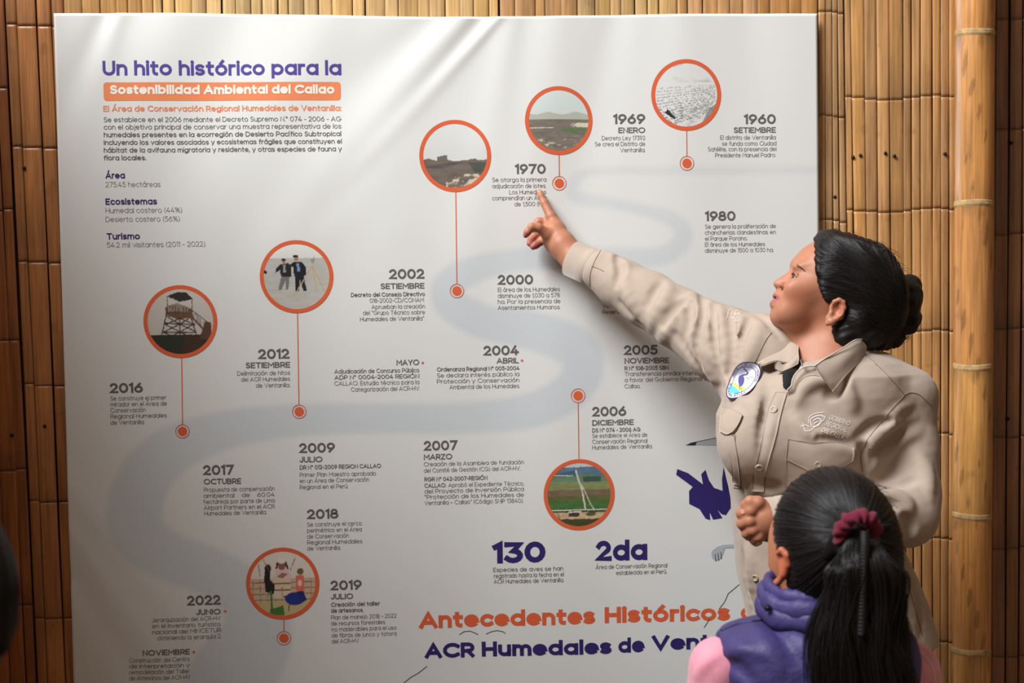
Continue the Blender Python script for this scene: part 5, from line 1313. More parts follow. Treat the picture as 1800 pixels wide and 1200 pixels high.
# cuffs
def cuff(c0, c1, y0, y1, r0, r1, nm='cuff'):
    A = W(*c0, y0); B = W(*c1, y1); d = B - A; L = np.linalg.norm(d); d /= L; e1 = np.cross(d, [0, 0, 1.]); e1 /= np.linalg.norm(e1); e2 = np.cross(d, e1); V = []
    prof = [(0.0, r0 - .003), (-.001, r0), (.02 * L / .04, r0 + .0008), (L * .5, (r0 + r1) / 2), (L - .002, r1), (L, r1 - .002), (L * .5, (r0 + r1) / 2 - .004), (0.001, r0 - .004)]
    for t, r in prof:
        for j in range(40):
            a = j / 40 * 6.28318; V.append(A + d * t + (e1 * math.cos(a) + e2 * math.sin(a)) * (r + .0008 * math.sin(a * 3 + t * 60)))
    return mesh_obj(nm, V, grid_faces(len(prof), 40, True), M_SHIRT, woman)
cuff((1006, 455.5), (1049, 473), -.090, -.118, .0358, .0378)
cuff((1346, 914), (1388, 911), -.678, -.672, .0355, .0390)
seam(FSs, [(1040, 468), (1052, 472), (1062, 477)], .0006, 'seam', M_STITCH, woman)
# buttons
Mb = mat('shirt_button', lin(176, 158, 138), 0.35, coat=.4)
for (x, y, r_) in ((1360, 720.5, .0068), (1334, 820.5, .0066), (1437, 814, .0056), (1328, 1015, .006)):
    Q_, ok = FSs.hit([(x, y)]); nn = FSs.normal(Q_, .006)[0]; c0 = Q_[0] + nn * (.0052 if y == 814 else .0022); t1_ = np.cross(nn, [0, 0, 1.]); t1_ /= np.linalg.norm(t1_); t2_ = np.cross(nn, t1_)
    V_ = [c0]; pr = [(r_ * .55, .0), (r_ * .62, .0008), (r_ * .85, .0014), (r_ * .98, .0006), (r_, -.0012)]
    for rr_, h_ in pr: V_ += [c0 + nn * h_ + rr_ * (math.cos(t) * t1_ + math.sin(t) * t2_) for t in np.arange(20) * math.pi / 10]
    F_ = [(0, 1 + i, 1 + (i + 1) % 20) for i in range(20)] + [(1 + k * 20 + i, 21 + k * 20 + i, 21 + k * 20 + (i + 1) % 20, 1 + k * 20 + (i + 1) % 20) for k in range(4) for i in range(20)]
    b_o = mesh_obj('button', V_, F_, Mb, woman)
    for a in range(4):
        t = a * math.pi / 2 + .6; cc = c0 + nn * .0003 + .0015 * (math.cos(t) * t1_ + math.sin(t) * t2_); V2 = [cc + .0006 * (math.cos(u) * t1_ + math.sin(u) * t2_) for u in np.arange(6) * math.pi / 3]
        mesh_obj('thread_hole', V2, [tuple(range(6))], M_STITCH, b_o, smooth=False)


# embroidery and badge: flat print projected on the cloth
def cloth_print(items, name, m, off, label=None, sub=2.0):
    """items: list of (V(n,2) pixels, faces)"""
    V = np.vstack([a for a, b in items]); F = []; n = 0
    for a, b in items: F += [tuple(i + n for i in f) for f in b]; n += len(a)
    Q, ok = FSs.hit(V); N = FSs.normal(Q, .005); Q = Q + N * off
    return mesh_obj(name, Q, F, m, woman, smooth=False, label=label)


def px_text(t, x0, y0, x1, y1, cap_, w, slant=0, arc=None):
    items, nat, sp = text_geom(t, w); L = math.hypot(x1 - x0, y1 - y0); ux, uy = (x1 - x0) / L, (y1 - y0) / L; out = []
    for it in items:
        if it is None: continue
        ox, gv = it
        for V, F in gv:
            X = (V[:, 0] + ox) / nat * L + V[:, 1] * cap_ * slant; Z = V[:, 1] * cap_
            out.append((np.column_stack([x0 + X * ux + Z * uy, y0 + X * uy - Z * ux]), F))
    return out


M_EMB = mat('white_thread', lin(226, 218, 214), 0.8)
cloth_print(px_text('GOBIERNO', 1456, 736, 1492, 748, 8.0, .15, .25) + px_text('REGIONAL', 1450, 747, 1487, 759.5, 8.0, .15, .25) + px_text('DEL CALLAO', 1443, 758, 1487, 775, 8.0, .15, .25), 'chest_lettering', M_EMB, .0008, 'white lettering GOBIERNO REGIONAL DEL CALLAO')
it = []
for P_, w_ in [([(1413, 752), (1416, 757), (1424, 757), (1432, 751), (1440, 744), (1448, 738), (1450, 733)], 1.2), ([(1421, 744), (1422, 734), (1432, 727), (1448, 724.5)], 1.2), ([(1408, 749), (1416, 747), (1421, 750)], 1.5), ([(1426, 748), (1424, 738), (1432, 732), (1442, 730), (1450, 733)], 1.6), ([(1428, 750), (1438, 748), (1443, 740), (1438, 735), (1430, 739)], 1.6), ([(1411, 744), (1413, 752)], 1.3), ([(1431, 744), (1436, 741)], 1.8)]:
    V2, F2 = ribbon(catmull(P_, 14), False, w_); it.append((V2, F2))
cloth_print(it, 'chest_emblem', M_EMB, .0009, 'white embroidered emblem')
cloth_print([ribbon(np.array([(1281, 545.), (1277, 560)]), False, 1.2)] + px_text('L2', 1284, 558, 1290, 561, 9, .10) + px_text('CA', 1291, 551, 1300, 555, 6.5, .13) + px_text('UA', 1291, 563, 1298, 567, 5, .13), 'sleeve_lettering', M_EMB, .0010, 'small white lettering on the raised sleeve')
# badge
bo = catmull([(1315, 635.5), (1303, 637.5), (1293, 646), (1285, 661), (1279, 677), (1276.5, 688), (1277.5, 697), (1284, 700.5), (1296, 699), (1312, 692), (1324, 682), (1334, 667), (1337.5, 653), (1335, 643), (1328, 637.5), (1315, 635.5)], 61)[:-1]
bc = bo.mean(0)
inset = lambda f: bc + (bo - bc) * f
G_ = []
def fan_rings(fs):
    V = np.vstack([bc + (bo - bc) * f for f in fs]); n = len(bo); F = []
    for k in range(len(fs) - 1):
        for i in range(n): F.append((k * n + i, k * n + (i + 1) % n, (k + 1) * n + (i + 1) % n, (k + 1) * n + i))
    return V, F
_bp = np.vstack([bc + (bo - bc) * f for f in (.95, .6, .3)]); _bq, _ = FSs.hit(_bp); _bt = np.linalg.norm(_bq - CAM, axis=1)
_qd = lambda P: np.column_stack([np.ones(len(P)), (P[:, 0] - bc[0]) / 30, (P[:, 1] - bc[1]) / 30, ((P[:, 0] - bc[0]) / 30) ** 2, ((P[:, 1] - bc[1]) / 30) ** 2, (P[:, 0] - bc[0]) * (P[:, 1] - bc[1]) / 900])
_bcf = np.linalg.lstsq(_qd(_bp), _bt, rcond=None)[0]; _bcf[0] -= .8 * max(0, (_qd(_bp) @ _bcf - _bt).max())
def badge_pos(V, off): return CAM + rays(V) * (_qd(np.asarray(V, float)) @ _bcf - off)[:, None]


def badge_part(V, F, nm, col, off, label=None):
    Q = badge_pos(V, off - .0020)
    return mesh_obj(nm, Q, F, mat(nm + '_thread', lin(*col), .8), badge, smooth=False, label=label)
V_, F_ = fan_rings([1.0, .8, .6, .4, .2, .02]); n_ = len(V_)
V3 = np.vstack([badge_pos(V_, .0018), badge_pos(V_[:60], -.004)]); F3 = F_ + [(i, (i + 1) % 60, n_ + (i + 1) % 60, n_ + i) for i in range(60)]
badge = mesh_obj('badge', V3, F3, mat('badge_white', lin(226, 222, 236), .75), woman, smooth=False, label='white oval badge with a dark bird and ring lettering')
badge_part(*fan_rings([1.0, .945]), 'badge_border', (46, 36, 72), .0052)
badge_part(*fan_rings([.73, .70]), 'badge_ring', (46, 36, 72), .0052)
wl = np.array([(1282.5, 674), (1287, 677), (1293, 681), (1301, 688), (1296, 692), (1288, 693), (1283, 692), (1281.5, 684)]); badge_part(wl, [tuple(range(8))], 'badge_water', (92, 184, 222), .0048)
badge_part(np.array([(1283, 685), (1287, 686), (1291, 690), (1290, 692.5), (1284, 692)]), [(0, 1, 2, 3, 4)], 'badge_sand', (238, 214, 130), .0052)
badge_part(np.array([(1287, 673), (1292, 671), (1297, 676), (1308, 679), (1310, 683), (1303, 688), (1296, 682), (1290, 678)]), [tuple(range(8))], 'badge_reeds', (186, 190, 90), .0050)
bd = np.array([(1298, 663), (1300, 660), (1304, 658.5), (1307, 661), (1308, 666), (1307, 672), (1304, 678), (1303, 682), (1300, 682), (1299, 677), (1297.5, 670)]); nk = catmull([(1303, 659.5), (1307, 658), (1311, 658), (1314, 655.5), (1313.5, 653), (1310.5, 650.5), (1308, 648)], 14)
V2, F2 = ribbon(nk, False, 1.7); badge_part(np.vstack([bd, V2]), [tuple(range(11))] + [tuple(i + 11 for i in f) for f in F2], 'badge_bird', (80, 76, 140), .0056)
it = []
for P_ in ([(1311, 662), (1313, 664)], [(1314, 663.5), (1317, 666)], [(1318, 661), (1320, 663)], [(1321, 660.5), (1323, 664)], [(1301, 680), (1299, 684)], [(1303, 681), (1302, 685)]): it.append(ribbon(np.array(P_, float), False, .8))
V_ = np.vstack([a for a, b in it]); F_ = []; n_ = 0
for a, b in it: F_ += [tuple(i + n_ for i in f) for f in b]; n_ += len(a)
badge_part(V_, F_, 'badge_detail', (70, 60, 90), .0058)


def ring_text(t, i0, i1, f, cap_, w, flip=False):
    """letters along the badge outline (index range of bo), baseline at inset f"""
    path = catmull(np.array([bc + (bo[int(i) % 60] - bc) * f for i in np.linspace(i0, i1, 26)]), 300); seg = np.r_[0, np.cumsum(np.linalg.norm(np.diff(path, axis=0), axis=1))]
    items, nat, sp = text_geom(t, w); sc = seg[-1] / nat; out = []
    for it_ in items:
        if it_ is None: continue
        ox, gv = it_; mx = (ox + .35) * sc; k = np.searchsorted(seg, mx).clip(1, 299); p0 = path[k]; tg = path[k] - path[k - 1]; tg /= np.linalg.norm(tg); nm = np.array([tg[1], -tg[0]])
        for V, F in gv: out.append((p0 + np.outer((V[:, 0] - .35) * sc, tg) + np.outer(V[:, 1] * cap_, nm), F))
    return out
it = ring_text('AREA DE CONSERVACION REGIONAL', 12, -17, .775, 4.6, .16) + ring_text('HUMEDALES DE VENTANILLA', 15, 36, .895, 3.6, .16)
V_ = np.vstack([a for a, b in it]); F_ = []; n_ = 0
for a, b in it: F_ += [tuple(i + n_ for i in f) for f in b]; n_ += len(a)
badge_part(V_, F_, 'badge_lettering', (56, 46, 84), .0054, 'dark lettering around the badge')

# ---- jeans and shoes (mostly below the frame)
hipc = W(1478, 1150, -.45); lg = [ell(hipc + np.array([0, 0, -.03]), (.155, .115, .10), k=.05)]
for dx, dy in ((-.075, -.01), (.085, .0)):
    hx_, hy_ = hipc[0] + dx, -.45 + dy
    lg.append(chain([(hx_, hy_, hipc[2] - .05), (hx_ - .01, hy_ - .01, .46), (hx_ - .005, hy_, .085)], [.085, .062, .05], k=.03))
V_, F_ = Field(lg).mesh(.007); mesh_obj('jeans', V_, F_, M_JEAN, woman)
for dx, dy in ((-.08, -.01), (.08, .0)):
    V_, F_ = Field([chain([(hipc[0] + dx, -.44 + dy, .045), (hipc[0] + dx - .06, -.53 + dy, .035), (hipc[0] + dx - .08, -.56 + dy, .03)], [.043, .038, .030], k=.02), ]).mesh(.006)
    V_[:, 2] = np.maximum(V_[:, 2], 0.001); mesh_obj('shoe', V_, F_, M_SHOE, woman)
# ------------------------------------------------------------------ girl seen from behind
GY = -1.05
girl = thing('person', tuple(W(1435, 1190, GY)[:2]) + (0,), 'girl seen from behind with long black ponytail, purple vest over pink sleeves', 'person')
M_VEST = mat('purple_nylon', lin(64, 56, 106), 0.55, 0.35, noise=(20, (1, 1, 1), .06), bump=(85, (1, 1, 1), .45, .004)); M_VTRIM = mat('dark_purple_trim', lin(58, 50, 96), 0.5)
M_PINK = mat('pink_fleece', lin(232, 150, 168), 0.9, sheen=.4, noise=(90, (1, 1, 1), .08), bump=(300, (1, 1, 1), .3, .001)); M_TIE = mat('crimson_velvet', lin(108, 18, 44), 0.95, sheen=.08, noise=(200, (1, 1, 1), .3), bump=(400, (1, 1, 1), .5, .001))
M_TROU = mat('dark_trousers', lin(50, 52, 66), .9); GSK = np.array(lin(178, 112, 80))
M_GHAIR = mat('girl_hair', lin(28, 24, 24), 0.42, 0.42)


def hand_prims(wr, d, side, s=1.0):
    """relaxed hanging hand with five bent fingers; d = direction of the hand, side = thumb direction"""
    wr = np.array(wr, float); d = np.array(d, float); side = np.array(side, float); nrm = np.cross(d, side); out = [chain([wr, wr + d * .035 * s], [.015 * s, .019 * s], k=.01)]
    for i, (o_, l_) in enumerate(((.021, .052), (.007, .058), (-.007, .054), (-.020, .042))):
        b = wr + d * .045 * s + side * o_ * s; out.append(chain([b - d * .015 * s, b + d * l_ * .45 * s, b + (d * .8 + nrm * .25) * l_ * .8 * s, b + (d * .9 + nrm * .5) * l_ * s], [.009 * s, .0078 * s, .0068 * s, .0055 * s], k=.004))
    out.append(chain([wr + d * .008 * s + side * .012 * s, wr + d * .03 * s + side * .03 * s, wr + d * .058 * s + side * .032 * s], [.011 * s, .009 * s, .0065 * s], k=.007)); return out


g = [ell(W(1464, 938, GY), (.073, .086, .080), k=.01), ell(W(1402, 988, -1.005), (.0385, .045, .046), k=.02), ell(W(1420, 1030, -.99), (.036, .04, .03), k=.03), ell(W(1415, 935, -.985), (.045, .035, .04), k=.03)]
g.append(chain([W(1450, 1000, GY), W(1448, 1060, GY), W(1446, 1110, GY)], [.043, .040, .05], k=.02))
g.append(ell(W(1362, 990, -.945), (.010, .012, .010), k=.01))
# ear seen from behind
g.append(chain([W(1366, 972, -1.068), W(1374, 966, -1.078), W(1383, 975, -1.082), W(1385, 992, -1.080), W(1379, 1008, -1.074), W(1368, 1022, -1.062), W(1361, 1026, -1.055)], [.0036, .0042, .0048, .0050, .0048, .0050, .0044], k=.004, kj=.003))
g.append(ell(W(1376, 992, -1.066), (.0065, .010, .019), k=.006)); g.append(ell(W(1364, 1002, -1.064), (.0034, .006, .011), k=.003, op='-'))
sl, sr = W(1266, 1172, GY), W(1600, 1176, GY)
g.append(cap(sl, sr, .026, .026, k=.03)); g.append(chain([W(1446, 1130, GY), (W(1440, 1130, GY)[0], GY, .62)], [.07, .085], k=.03))
hz = .60
for sx_, s0 in ((-1, sl), (1, sr)):
    wr_ = (s0[0] + sx_ * .035, GY + .03, hz + .02); g.append(chain([s0, (s0[0] + sx_ * .03, GY - .01, .80), wr_], [.030, .024, .017], k=.02)); g += hand_prims(wr_, (sx_ * .05, .1, -.99), (0, 1, .1), .85)
# face on the far side
g += [ell(W(1400, 985, -.945), (.008, .014, .008), k=.008), ell(W(1392, 1008, -.955), (.014, .008, .004), k=.006)]
V_, F_ = Field(g).mesh(.0032); cg = np.tile(GSK, (len(V_), 1)); kk = (np.exp(-(np.linalg.norm(V_ - W(1378, 990, -1.075), axis=1) / .026) ** 4) * .45)[:, None]; cg = cg * (1 - kk) + np.array(lin(204, 96, 66)) * kk
mesh_obj('body', smooth_mesh(V_, F_, 1), F_, M_SKIN, girl, cols=cg)

# hair cap
gh = [ell(W(1465, 932, GY - .004), (.0775, .090, .0835), k=.012), ell(W(1500, 975, GY - .03), (.055, .060, .055), k=.04), ell(W(1440, 1015, GY - .025), (.040, .042, .045), k=.03), ell(W(1520, 1015, GY - .02), (.038, .045, .045), k=.03)]
# shave the face and free the ear
gh.append(ell(W(1356, 995, -.985), (.020, .075, .052), k=.008, op='-')); gh.append(ell(W(1374, 998, -1.085), (.0135, .030, .029), k=.006, op='-')); gh.append(ell(W(1400, 960, -.93), (.05, .045, .06), k=.01, op='-'))
V_, F_ = Field(gh).mesh(.0034); N_ = Surf(V_, F_).N
tie = W(1506, 936, GY - .105)
ddv = V_ - tie; a_ = np.arctan2(ddv[:, 2], ddv[:, 0]); V_ = V_ + N_ * (.0008 * np.sin(a_ * 70 + 4 * np.sin(a_ * 11)))[:, None]
ghair = mesh_obj('hair', V_, F_, M_HAIRB, girl); SG_ = Surf(V_, F_)
# combed strands converging on the tie, wrapped over the cap in 3D
out = []; rg = np.random.RandomState(9); cc = W(1465, 935, GY)
for i in range(2600):
    d = rg.normal(size=3); d /= np.linalg.norm(d); st = cc + d * .1
    if (d[1] > .55) or d[2] < -.75: continue
    pl = []
    for t in np.linspace(0, 1, 14):
        p = st * (1 - t) + tie * t; dd = p - cc; dd /= np.linalg.norm(dd) + 1e-9; pl.append((cc + dd * .16, -dd))
    q = []
    for o_, dd in pl:
        h = SG_.t.ray_cast(Vector(o_), Vector(dd)); q.append(h[0] if h[0] is not None else None)
    if any(v is None for v in q): continue
    q = np.array([list(v) for v in q]); n_ = (q - cc) / np.linalg.norm(q - cc, axis=1)[:, None]
    if np.abs(np.diff(q, axis=0)).max() > .03: continue
    out.append(q + n_ * rg.uniform(.0004, .0022))
V_, F_ = tubes(np.array(out), .00042, 4); mesh_obj('hair_strand', V_, F_, M_GHAIR, ghair, kind='stuff')
# ponytail mass and strands
pc = [(1507, 934, GY - .100, .014), (1511, 962, GY - .118, .027), (1515, 990, GY - .125, .042), (1514, 1040, GY - .120, .050), (1510, 1100, GY - .118, .058), (1510, 1160, GY - .115, .064), (1512, 1230, GY - .110, .060), (1512, 1330, GY - .105, .040), (1512, 1420, GY - .10, .012)]
pm = [ell(W(x, y, yy), (r * .82, .011, .028), k=.014) for x, y, yy, r in pc]
pm += [chain([W(1480, 945, GY - .10), W(1455, 975, GY - .085)], [.014, .008], k=.02)]
ptail = mesh_obj('ponytail', *Field(pm).mesh(.0045), M_HAIRB, girl)
PCc = catmull([(*W(x, y, yy), r) for x, y, yy, r in pc], 40)
out = []
locks = [(rg.uniform(-1, 1), rg.uniform(.35, 1.0), rg.rand() * 6.28, rg.uniform(1.2, 3.2), rg.uniform(.003, .009), rg.uniform(.004, .010)) for _ in range(46)]
for i in range(2400):
    lu, lv, lp_, lf, la, lw = locks[rg.randint(46)]; ru, rv = rg.normal(size=2) * .5; n_ = rg.randint(27, 41)
    t = np.linspace(0, 1, 40); c = PCc; u = np.clip(lu * (1 + .06 * np.sin(t * 6 + lp_)), -1.06, 1.06)
    spread = lw * (.45 + .75 * np.abs(np.sin(t * 4.5 + lp_)))
    X = c[:, 0] + u * c[:, 3] + la * np.sin(t * lf * 6.28 + lp_) * np.minimum(1, t * 4) + ru * spread + .0012 * np.sin(t * 30 + i) * t
    Y = c[:, 1] - np.sqrt(np.maximum(0, 1 - np.minimum(1, u * u))) * .030 * (.55 + .45 * lv) - .007 - rv * spread * .6 - .5 * la * np.cos(t * lf * 6.28 + lp_) * t
    Y = np.minimum(Y, c[:, 1] + .012); P_ = np.column_stack([X, Y, c[:, 2] - abs(lu) * .014 * (1 - t)]); out.append(catmull(P_[:n_], 26))
V_, F_ = tubes(np.array(out), np.interp(np.linspace(0, 1, 26), [0, .7, 1], [.00055, .00050, .00015]), 4); mesh_obj('ponytail_strand', V_, F_, M_GHAIR, ptail, kind='stuff')
# flyaways on the crown and beside the ponytail
out = []
for i in range(90):
    x_ = rg.uniform(1375, 1560); y_ = np.interp(x_, [1375, 1390, 1410, 1440, 1475, 1510, 1540, 1560], [884, 862, 842, 829, 830, 841, 862, 890]); b = (x_ + rg.uniform(8, 34), y_ + rg.uniform(-5, 10))
    out.append(WA(catmull([(x_, y_ + 4), ((x_ + b[0]) / 2, (y_ + b[1]) / 2 - 3), b], 12), GY))
for i in range(60):
    y_ = rg.uniform(980, 1150); x_ = np.interp(y_, [980, 1040, 1100, 1150], [1572, 1580, 1592, 1600]); out.append(WA(catmull([(x_ - 6, y_), (x_ + rg.uniform(2, 8), y_ + 30), (x_ + rg.uniform(-2, 12), y_ + rg.uniform(50, 90))], 12), GY - .12))
V_, F_ = tubes(np.array(out), .00028, 4); mesh_obj('loose_hair', V_, F_, M_GHAIR, ghair, kind='stuff')
# small braid down the ponytail and one beside the tie
M_BRAID = mat('braid_hair', lin(22, 18, 18), .6, .3)


def braid(ctrl, n, r, name, par):
    c = catmull(ctrl, 160); acc = Acc()
    for k in range(3):
        t = np.linspace(0, n * 2 * math.pi, 160) + k * 2.094
        P_ = c[:, :3] + np.column_stack([np.sin(t) * r * 1.0, -np.abs(0) - np.cos(t * 2) * r * .45, np.zeros(160)]); V_, F_ = tubes(P_[None], r * .62, 6, cap=False); acc.add(V_, F_)
    acc.build(name, M_BRAID, par)
braid([W(1521, 934, GY - .150), W(1521, 960, GY - .158), W(1519, 1010, GY - .160), W(1517, 1060, GY - .156), W(1515, 1115, GY - .155)], 11, .0042, 'braid', ptail)
braid([W(1538, 926, GY - .098), W(1552, 924, GY - .088), W(1566, 921, GY - .062)], 3, .0040, 'braid', ghair)
# hair tie
acc = []; nu, nv = 72, 12; c0 = W(1507, 934, GY - .122)
for i in range(nu):
    a = i / nu * 2 * math.pi; rad = .0215 + .0012 * math.sin(a * 9); ce = c0 + np.array([math.cos(a) * rad, -.012 * math.sin(a), math.sin(a) * rad * .98]); tr = .0092 + .0014 * math.sin(a * 14 + 1)
    for j in range(nv):
        b = j / nv * 2 * math.pi; rr_ = tr * (1 + .12 * math.sin(b * 3 + a * 10)); acc.append(ce + np.array([math.cos(a) * math.cos(b), 0, math.sin(a) * math.cos(b)]) * rr_ + np.array([0, -1, 0]) * math.sin(b) * rr_)
F_ = np.vstack([grid_faces(nu, nv, True), np.array([[(nu - 1) * nv + j, (nu - 1) * nv + (j + 1) % nv, (j + 1) % nv, j] for j in range(nv)])])
mesh_obj('hair_tie', acc, F_, M_TIE, girl, label='crimson velvet scrunchie')

# vest
tz = lambda y: W(1440, y, GY)[2]
_g = np.array([(1084, 1395, 1490, .05), (1092, 1318, 1550, .064), (1102, 1272, 1590, .074), (1116, 1262, 1602, .082), (1150, 1262, 1606, .088), (1200, 1268, 1606, .094), (1300, 1276, 1600, .100), (1500, 1280, 1598, .104), (1560, 1284, 1594, .104)])
gz = np.array([W(1440, a, GY)[2] for a in _g[:, 0]])[::-1]; gl = WA(_g[:, [1, 0]], GY)[::-1, 0]; gr = WA(_g[:, [2, 0]], GY)[::-1, 0]; gd = _g[::-1, 3]
def vest_fn(P):
    z = P[:, 2]; l = np.interp(z, gz, gl); r = np.interp(z, gz, gr); d = np.interp(z, gz, gd); k = ((np.abs(P[:, 0] - (l + r) / 2) / ((r - l) / 2)) ** 3 + (np.abs(P[:, 1] - GY) / d) ** 2.5) ** (1 / 2.8)
    q = (k - 1) * d; q = q + .0018 * np.cos((z - gz[-1]) * 2 * math.pi / .11) ; return np.maximum(q, np.maximum(z - gz[-1], gz[0] - z))
vc = np.array([(gl[3] + gr[3]) / 2, GY, (gz[0] + gz[-1]) / 2]); ve = [Prim(vest_fn, vc, .36, .02, '+')]
F_v0 = Surf(*Field(list(ve)).mesh(.008))
for P_, r_, op_ in [([(1345, 1092), (1375, 1120), (1400, 1160)], .005, '-'), ([(1360, 1090), (1400, 1112), (1425, 1140)], .006, '+'), ([(1320, 1097), (1345, 1130), (1370, 1180)], .005, '+'), ([(1275, 1150), (1310, 1140), (1340, 1150)], .005, '+'), ([(1272, 1165), (1300, 1175), (1320, 1195)], .005, '-')]:
    ve.append(fold(P_, r_, k=.012, op=op_, f=F_v0))
V_, F_ = Field(ve).mesh(.0045); mesh_obj('vest', V_, F_, M_VEST, girl); FV = Surf(V_, F_)
# puffy collar: three rolls
for (yy, rx, ry, r_, k) in ((1080, .074, .068, .0125, 0), (1061, .071, .065, .0130, 1), (1042, .066, .060, .0100, 2)):
    V_ = []; c0 = W(1437, yy, GY); nu, nv = 64, 14
    for i in range(nu):
        a = i / nu * 2 * math.pi; rr_ = r_ * (1 + .13 * math.sin(a * 9 + k * 2) + .08 * math.sin(a * 23 + k) + .05 * math.sin(a * 41))
        tilt = .010 * math.cos(a) ; ce = c0 + np.array([math.cos(a) * rx, math.sin(a) * ry, -tilt + .004 * math.sin(a * 3)])
        for j in range(nv):
            b = j / nv * 2 * math.pi; V_.append(ce + np.array([math.cos(a), math.sin(a), 0]) * math.cos(b) * rr_ * .75 + np.array([0, 0, 1]) * math.sin(b) * rr_ * 1.1)
    F_ = np.vstack([grid_faces(nu, nv, True), np.array([[(nu - 1) * nv + j, (nu - 1) * nv + (j + 1) % nv, (j + 1) % nv, j] for j in range(nv)])])
    mesh_obj('collar_roll', V_, F_, M_VEST, girl)
V_, F_ = Field([ell(W(1349, 1068, GY - .036), (.0052, .0032, .0052), k=.002), ell(W(1349, 1068, GY - .039), (.0024, .003, .0024), k=.002)]).mesh(.0012); mesh_obj('snap_button', V_, F_, mat('dark_snap', lin(60, 60, 76), .25, metal=.7), girl)
for P_ in ([(1263, 1112), (1264, 1140), (1266, 1170), (1270, 1199)], [(1268, 1108), (1300, 1096), (1340, 1090)]): seam(FV, P_, .0016, 'trim', M_VTRIM, girl, off=.0006)
# sleeves
slv = [chain([W(1300, 1165, GY), W(1264, 1172, GY), (sl[0] - .018, GY, 0.90), (sl[0] - .035, GY - .005, .80), (sl[0] - .033, GY + .03, hz + .03)], [.030, .0385, .036, .033, .026], k=.02)]
slv += [fold([(1222, 1190), (1240, 1165), (1262, 1150)], .005, k=.01, f=Surf(*Field(slv).mesh(.006)))]
V_, F_ = Field(slv).mesh(.004); mesh_obj('sleeve', V_, F_, M_PINK, girl)
slv = [chain([W(1575, 1160, GY), W(1600, 1178, GY), (sr[0] + .012, GY, 0.90), (sr[0] + .035, GY - .005, .80), (sr[0] + .033, GY + .03, hz + .03)], [.034, .0375, .036, .033, .026], k=.02)]
V_, F_ = Field(slv).mesh(.004); mesh_obj('sleeve', V_, F_, M_PINK, girl); FP = Surf(V_, F_)
seam(FP, [(1602, 1139), (1622, 1150), (1638, 1172), (1644, 1199)], .0010, 'sleeve_piping', mat('white_piping', lin(232, 214, 220), .8), girl)
lg = []
for sx_ in (-1, 1): lg.append(chain([(vc[0] + sx_ * .06, GY, .66), (vc[0] + sx_ * .062, GY, .36), (vc[0] + sx_ * .065, GY, .07)], [.085, .055, .045], k=.03))
V_, F_ = Field(lg).mesh(.007); mesh_obj('trousers', V_, F_, M_TROU, girl)
for sx_ in (-1, 1):
    V_, F_ = Field([chain([(vc[0] + sx_ * .065, GY - .02, .035), (vc[0] + sx_ * .068, GY + .09, .028)], [.034, .027], k=.01)]).mesh(.005); V_[:, 2] = np.maximum(V_[:, 2], .001); mesh_obj('shoe', V_, F_, M_SHOE, girl)

# ------------------------------------------------------------------ listener at the left edge of the frame (only hair shows, out of focus)
LY = -1.70; lc = W(-170, 1000, LY)
lp = thing('person', (lc[0], LY, 0), 'dark-haired child cut off by the left edge of the photo, nearest the camera', 'person')
g = [ell(lc, (.070, .084, .085), k=.01), ell(lc + [0, .03, -.055], (.048, .05, .045), k=.03), chain([lc, lc + [0, -.0, -.12], lc + [0, 0, -.2]], [.04, .042, .05], k=.02), ell(lc + [0, .088, -.03], (.009, .012, .014), k=.01)]
for sx_ in (-1, 1): g += [ell(lc + [sx_ * .072, .005, -.02], (.008, .016, .022), k=.005), chain([lc + [sx_ * .03, 0, -.18], lc + [sx_ * .12, 0, -.21], lc + [sx_ * .15, 0, -.40], lc + [sx_ * .14, .05, -.56]], [.04, .036, .028, .018], k=.02)]; g += hand_prims(lc + [sx_ * .14, .05, -.57], (0, .1, -.99), (0, 1, .1), .85)
V_, F_ = Field(g).mesh(.005); mesh_obj('body', V_, F_, M_SKIN, lp, cols=np.tile(GSK, (len(V_), 1)))
lh_ = [ell(lc + [0, -.012, .006], (.0775, .088, .090), k=.02), ell(lc + [0, -.030, -.075], (.074, .062, .075), k=.04), ell(lc + [.056, .012, -.03], (.030, .050, .060), k=.02), ell(lc + [-.056, .012, -.03], (.030, .050, .060), k=.02), ell(lc + [-.02, .105, -.03], (.06, .05, .06), k=.01, op='-')]
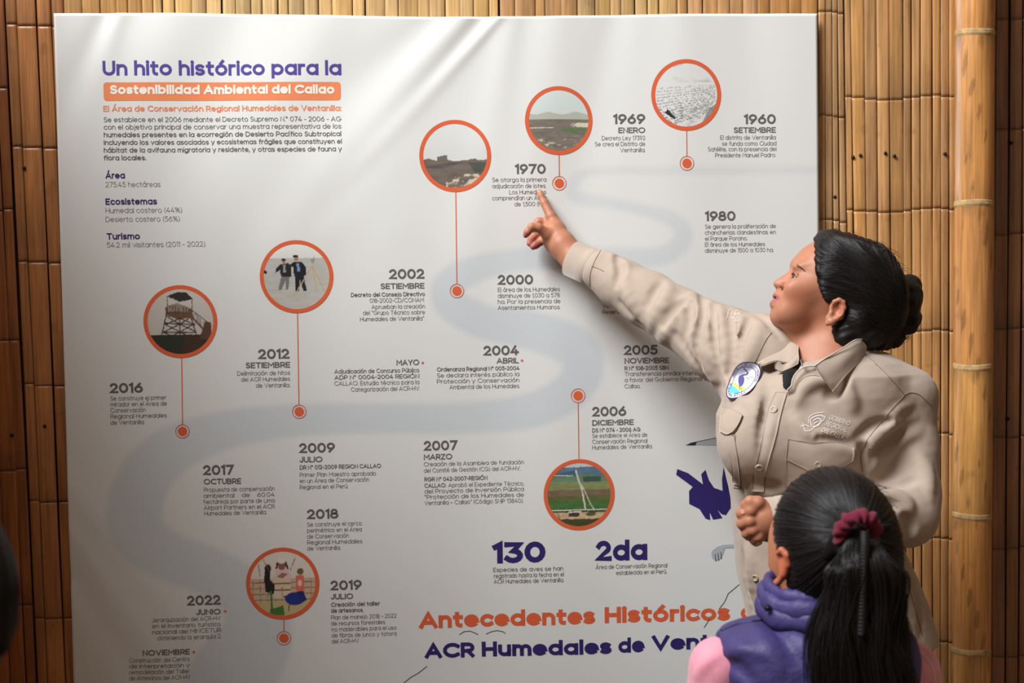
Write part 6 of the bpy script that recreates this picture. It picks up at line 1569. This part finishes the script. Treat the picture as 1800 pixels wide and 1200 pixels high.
V_, F_ = Field(lh_).mesh(.004); LH = mesh_obj('hair', V_, F_, M_HAIRB, lp); SL_ = Surf(V_, F_); out = []
for i in range(900):
    a = rg.rand() * 6.28; r0 = rg.uniform(0, .02); top = lc + np.array([r0 * math.cos(a), r0 * math.sin(a) - .02, .12]); e = lc + np.array([.11 * math.cos(a), .11 * math.sin(a) - .02, -.10]); q = []
    for t in np.linspace(0, 1, 14):
        p = top * (1 - t) + e * t + np.array([math.cos(a), math.sin(a), .6]) * .10 * math.sin(t * math.pi); dd = p - lc; h = SL_.t.ray_cast(Vector(p), Vector(-dd / np.linalg.norm(dd)))
        q.append(list(h[0]) if h[0] is not None else None)
    if any(v is None for v in q): continue
    q = np.array(q)
    if np.abs(np.diff(q, axis=0)).max() < .04: out.append(q + (q - lc) * rg.uniform(.004, .02))
V_, F_ = tubes(np.array(out), .00045, 4); mesh_obj('hair_strand', V_, F_, M_GHAIR, LH, kind='stuff')
M_COAT = mat('dark_coat', lin(44, 44, 54), .9)
ct = [chain([lc + [0, 0, -.19], lc + [0, 0, -.40], lc + [0, 0, -.56]], [.075, .095, .10], k=.03)] + [chain([lc + [sx_ * .05, 0, -.18], lc + [sx_ * .125, 0, -.215], lc + [sx_ * .155, 0, -.40], lc + [sx_ * .142, .045, -.54]], [.045, .046, .038, .030], k=.02) for sx_ in (-1, 1)]
V_, F_ = Field(ct).mesh(.006); mesh_obj('jacket', V_, F_, M_COAT, lp)
V_, F_ = Field([chain([lc + [sx_ * .05, 0, -.55], (lc[0] + sx_ * .06, LY, .07)], [.08, .045], k=.03) for sx_ in (-1, 1)]).mesh(.007); mesh_obj('trousers', V_, F_, M_TROU, lp)
for sx_ in (-1, 1):
    V_, F_ = Field([chain([(lc[0] + sx_ * .06, LY - .02, .035), (lc[0] + sx_ * .062, LY + .09, .028)], [.034, .027], k=.01)]).mesh(.005); V_[:, 2] = np.maximum(V_[:, 2], .001); mesh_obj('shoe', V_, F_, M_SHOE, lp)
